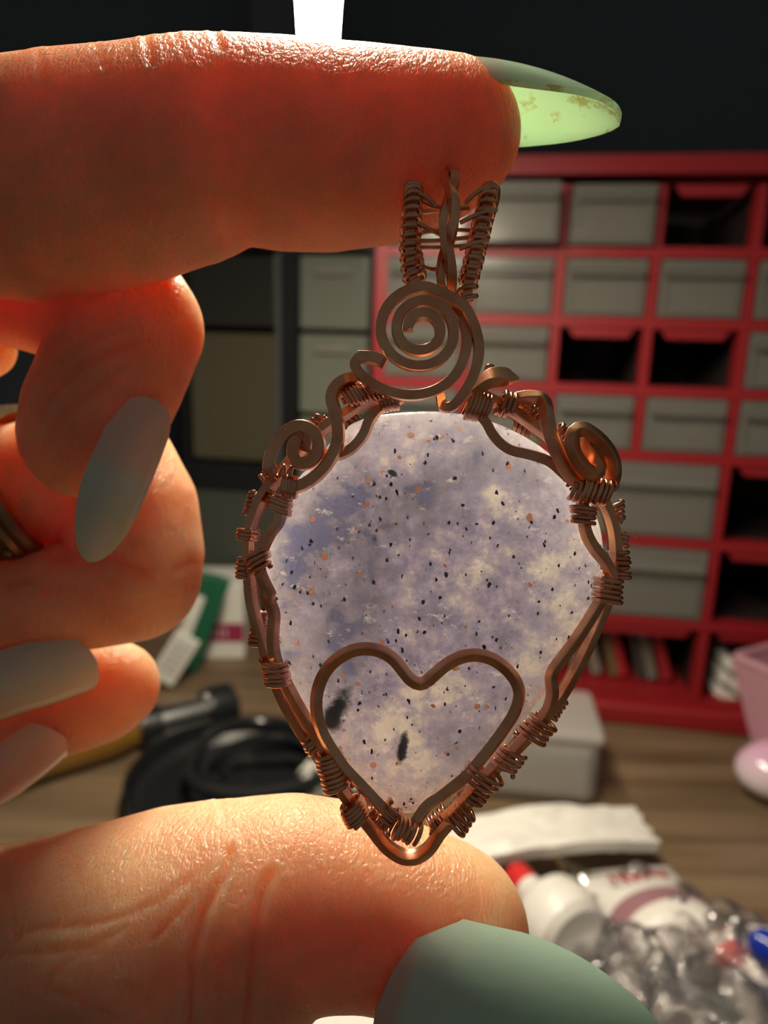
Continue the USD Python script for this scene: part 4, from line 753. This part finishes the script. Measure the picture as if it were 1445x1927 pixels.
bl = spline(P3([(c4, [(470, 920, 1.0), (440, 820, 1.1), (428, 700, 1.2), (430, 560, 1.2), (440, 420, 1.0), (447, 320, 0.6), (452, 255, -0.3), (455, 235, -1.6), (452, 300, -3.2), (446, 460, -4.2), (450, 660, -4.0), (480, 860, -2.8)])], 0), 0.2)
br = spline(P3([(c4, [(850, 1040, 1.0), (848, 920, 1.1), (880, 780, 1.2), (912, 640, 1.2), (945, 500, 1.1), (975, 380, 0.8), (1000, 280, 0.1), (1010, 245, -1.4), (995, 320, -3.2), (960, 480, -4.2), (910, 680, -4.0), (850, 880, -2.8)])], 0), 0.2)
for q in (bl, br):
    part(PEN, 'bail_post', MM(sweep(q, squarish(0.50, 0.34, 0.3), up=None)), COPPER)
    coil(q, 0.70, 0.60, 27, 0.20, 0.8, name='bail_coil', up=(0.0, 0.3, 1.0) if False else (1.0, 0.0, 0.0))
tp = P3([(c4, [(700, 975, 1.0), (690, 830, 2.0), (692, 680, 2.2), (705, 500, 2.1), (722, 320, 1.6), (722, 190, 0.6), (715, 110, -0.6), (712, 90, -1.9)])], 0); tp = spline(tp, 0.1)
for k in (0, 1):
    a = np.linspace(0, 2 * np.pi * 1.35, len(tp)) + k * np.pi + 2.4; q = tp + np.stack([0.40 * np.cos(a), 0 * a, 0.36 * np.sin(a)], 1)
    part(PEN, 'twisted_wire', MM(sweep(q, squarish(0.36, 0.30, 0.25), up=(0, 0, 1), twist=a * 0.5)), COPPER, smooth=35)
for rows in ([(440, 215, 0.4), (540, 270, 1.0), (630, 345, 1.4)], [(500, 300, -.3), (590, 345, .2), (650, 355, .6)], [(480, 455, 1.9), (560, 500, 1.9), (665, 556, 1.6)], [(1030, 200, 0.2), (930, 225, 0.8), (825, 320, 1.2)], [(1060, 365, 1.4), (940, 390, 1.8), (790, 460, 1.5)],
             [(520, 385, -2.5), (640, 372, -2.4), (860, 350, -2.5)], [(520, 530, -2.6), (700, 512, -2.6), (900, 515, -2.6)], [(500, 590, -1.5), (640, 588, -1.4), (900, 560, -1.5)], [(500, 640, -1.5), (640, 640, -1.4), (880, 620, -1.5)], [(1000, 590, 1.9), (900, 605, 2.0), (790, 650, 1.6)], [(520, 780, 1.2), (600, 800, 1.0), (680, 770, 0.8)]):
    wire('binding_wire', [(c4, rows)], sec=circle(0.17, 8), mat=COPPER_FINE)
# wrapped bands: crop, ends of the axis, half width in crop pixels, turns, w, half depth
for fn, a, b, r, turns, w, rz in [
    (c5, (372, 985), (468, 1008), 64, 5, 1.3, 0.75), (c5, (358, 1062), (346, 1165), 74, 4, 0.7, 1.1), (c5, (140, 1282), (128, 1352), 62, 2.5, -0.3, 1.1), (c5, (190, 1440), (222, 1568), 70, 4, 0.9, 1.2), (c5, (126, 1478), (120, 1640), 56, 5, -0.5, 1.1),
    (c5, (190, 1030), (135, 1205), 36, 6, -1.3, 0.6), (c5, (300, 880), (230, 960), 36, 3, -1.2, 0.6), (c5, (790, 410), (1000, 330), 62, 8, 0.3, 1.1), (c5, (1035, 425), (1160, 405), 58, 5, 0.6, 0.9), (c5, (640, 520), (555, 600), 38, 3, -1.0, 0.6), (c5, (880, 520), (790, 580), 36, 3, -0.8, 0.5), (c5, (255, 880), (440, 905), 40, 3, 1.6, 0.5),
    (c6, (275, 440), (440, 470), 82, 6, 0.6, 1.1), (c6, (505, 425), (590, 455), 78, 3, 0.5, 1.1), (c6, (625, 415), (790, 540), 42, 6, -1.0, 0.7), (c6, (890, 590), (990, 700), 44, 4, -0.9, 0.7), (c6, (610, 570), (720, 640), 36, 4, -0.8, 0.5), (c6, (1000, 1005), (1260, 1040), 78, 8, 1.3, 0.9), (c6, (1070, 1125), (1066, 1255), 80, 4, 1.0, 0.9), (c6, (1298, 1100), (1306, 1245), 38, 4, -0.9, 0.6),
    (c6, (1335, 1310), (1338, 1400), 30, 3, -1.1, 0.5), (c6, (1308, 1440), (1322, 1625), 58, 5.5, -0.3, 1.1), (c6, (1240, 1608), (1232, 1785), 84, 5, 0.8, 1.2), (c6, (920, 930), (960, 1060), 42, 4, 0.2, 0.5),
    (c7, (195, 310), (186, 398), 50, 3, -0.3, 0.9), (c7, (232, 170), (220, 300), 26, 4, -0.6, 0.5), (c7, (300, 490), (330, 655), 80, 5, 0.7, 1.3), (c7, (395, 660), (560, 950), 26, 11, -0.7, 0.5), (c7, (515, 975), (575, 1085), 54, 4, 0.0, 0.9), (c7, (655, 1095), (725, 1345), 88, 8, 0.8, 1.25), (c7, (800, 1425), (860, 1560), 76, 5, 0.5, 1.0),
    (c7, (1105, 1455), (1035, 1545), 52, 4, 0.9, 0.8), (c7, (1080, 1590), (1245, 1640), 66, 5, 0.9, 0.9), (c7, (930, 1490), (1050, 1600), 40, 5, -0.7, 0.6), (c8, (790, 890), (690, 1010), 86, 4, 0.7, 1.2), (c8, (590, 1090), (500, 1215), 86, 4, 0.6, 1.2), (c8, (420, 1225), (330, 1300), 112, 2.5, 1.3, 1.5), (c8, (385, 1315), (295, 1430), 66, 4, 0.4, 1.0), (c8, (275, 1460), (185, 1590), 82, 4, 0.3, 1.1),
    (c8, (140, 1500), (20, 1600), 42, 5, -0.6, 0.7), (c8, (905, 745), (810, 880), 42, 5, -0.9, 0.7), (c8, (680, 920), (600, 1020), 34, 4, -0.9, 0.5)]:
    pa, pb = fn(a), fn(b); k = np.linspace(0, 1, 12)[:, None]; q = pa * (1 - k) + pb * k
    coil(np.array([loc(x, y, w) for x, y in q]), r * 0.2768 * D0 / F, rz, turns, 0.18, 0.88, jitter=0.10, lean=rng.uniform(-0.35, 0.35))
# one stray fibre caught on the right edge
wire('stray_fibre', [(pxid, [(1158, 1020, 0), (1175, 1015, 0.3), (1196, 1012, 0.2), (1198, 1003, 0.2), (1196, 998, 0.1)])], sec=circle(0.03, 5), mat=plain('fibre', (0.7, 0.5, 0.45), 0.5))
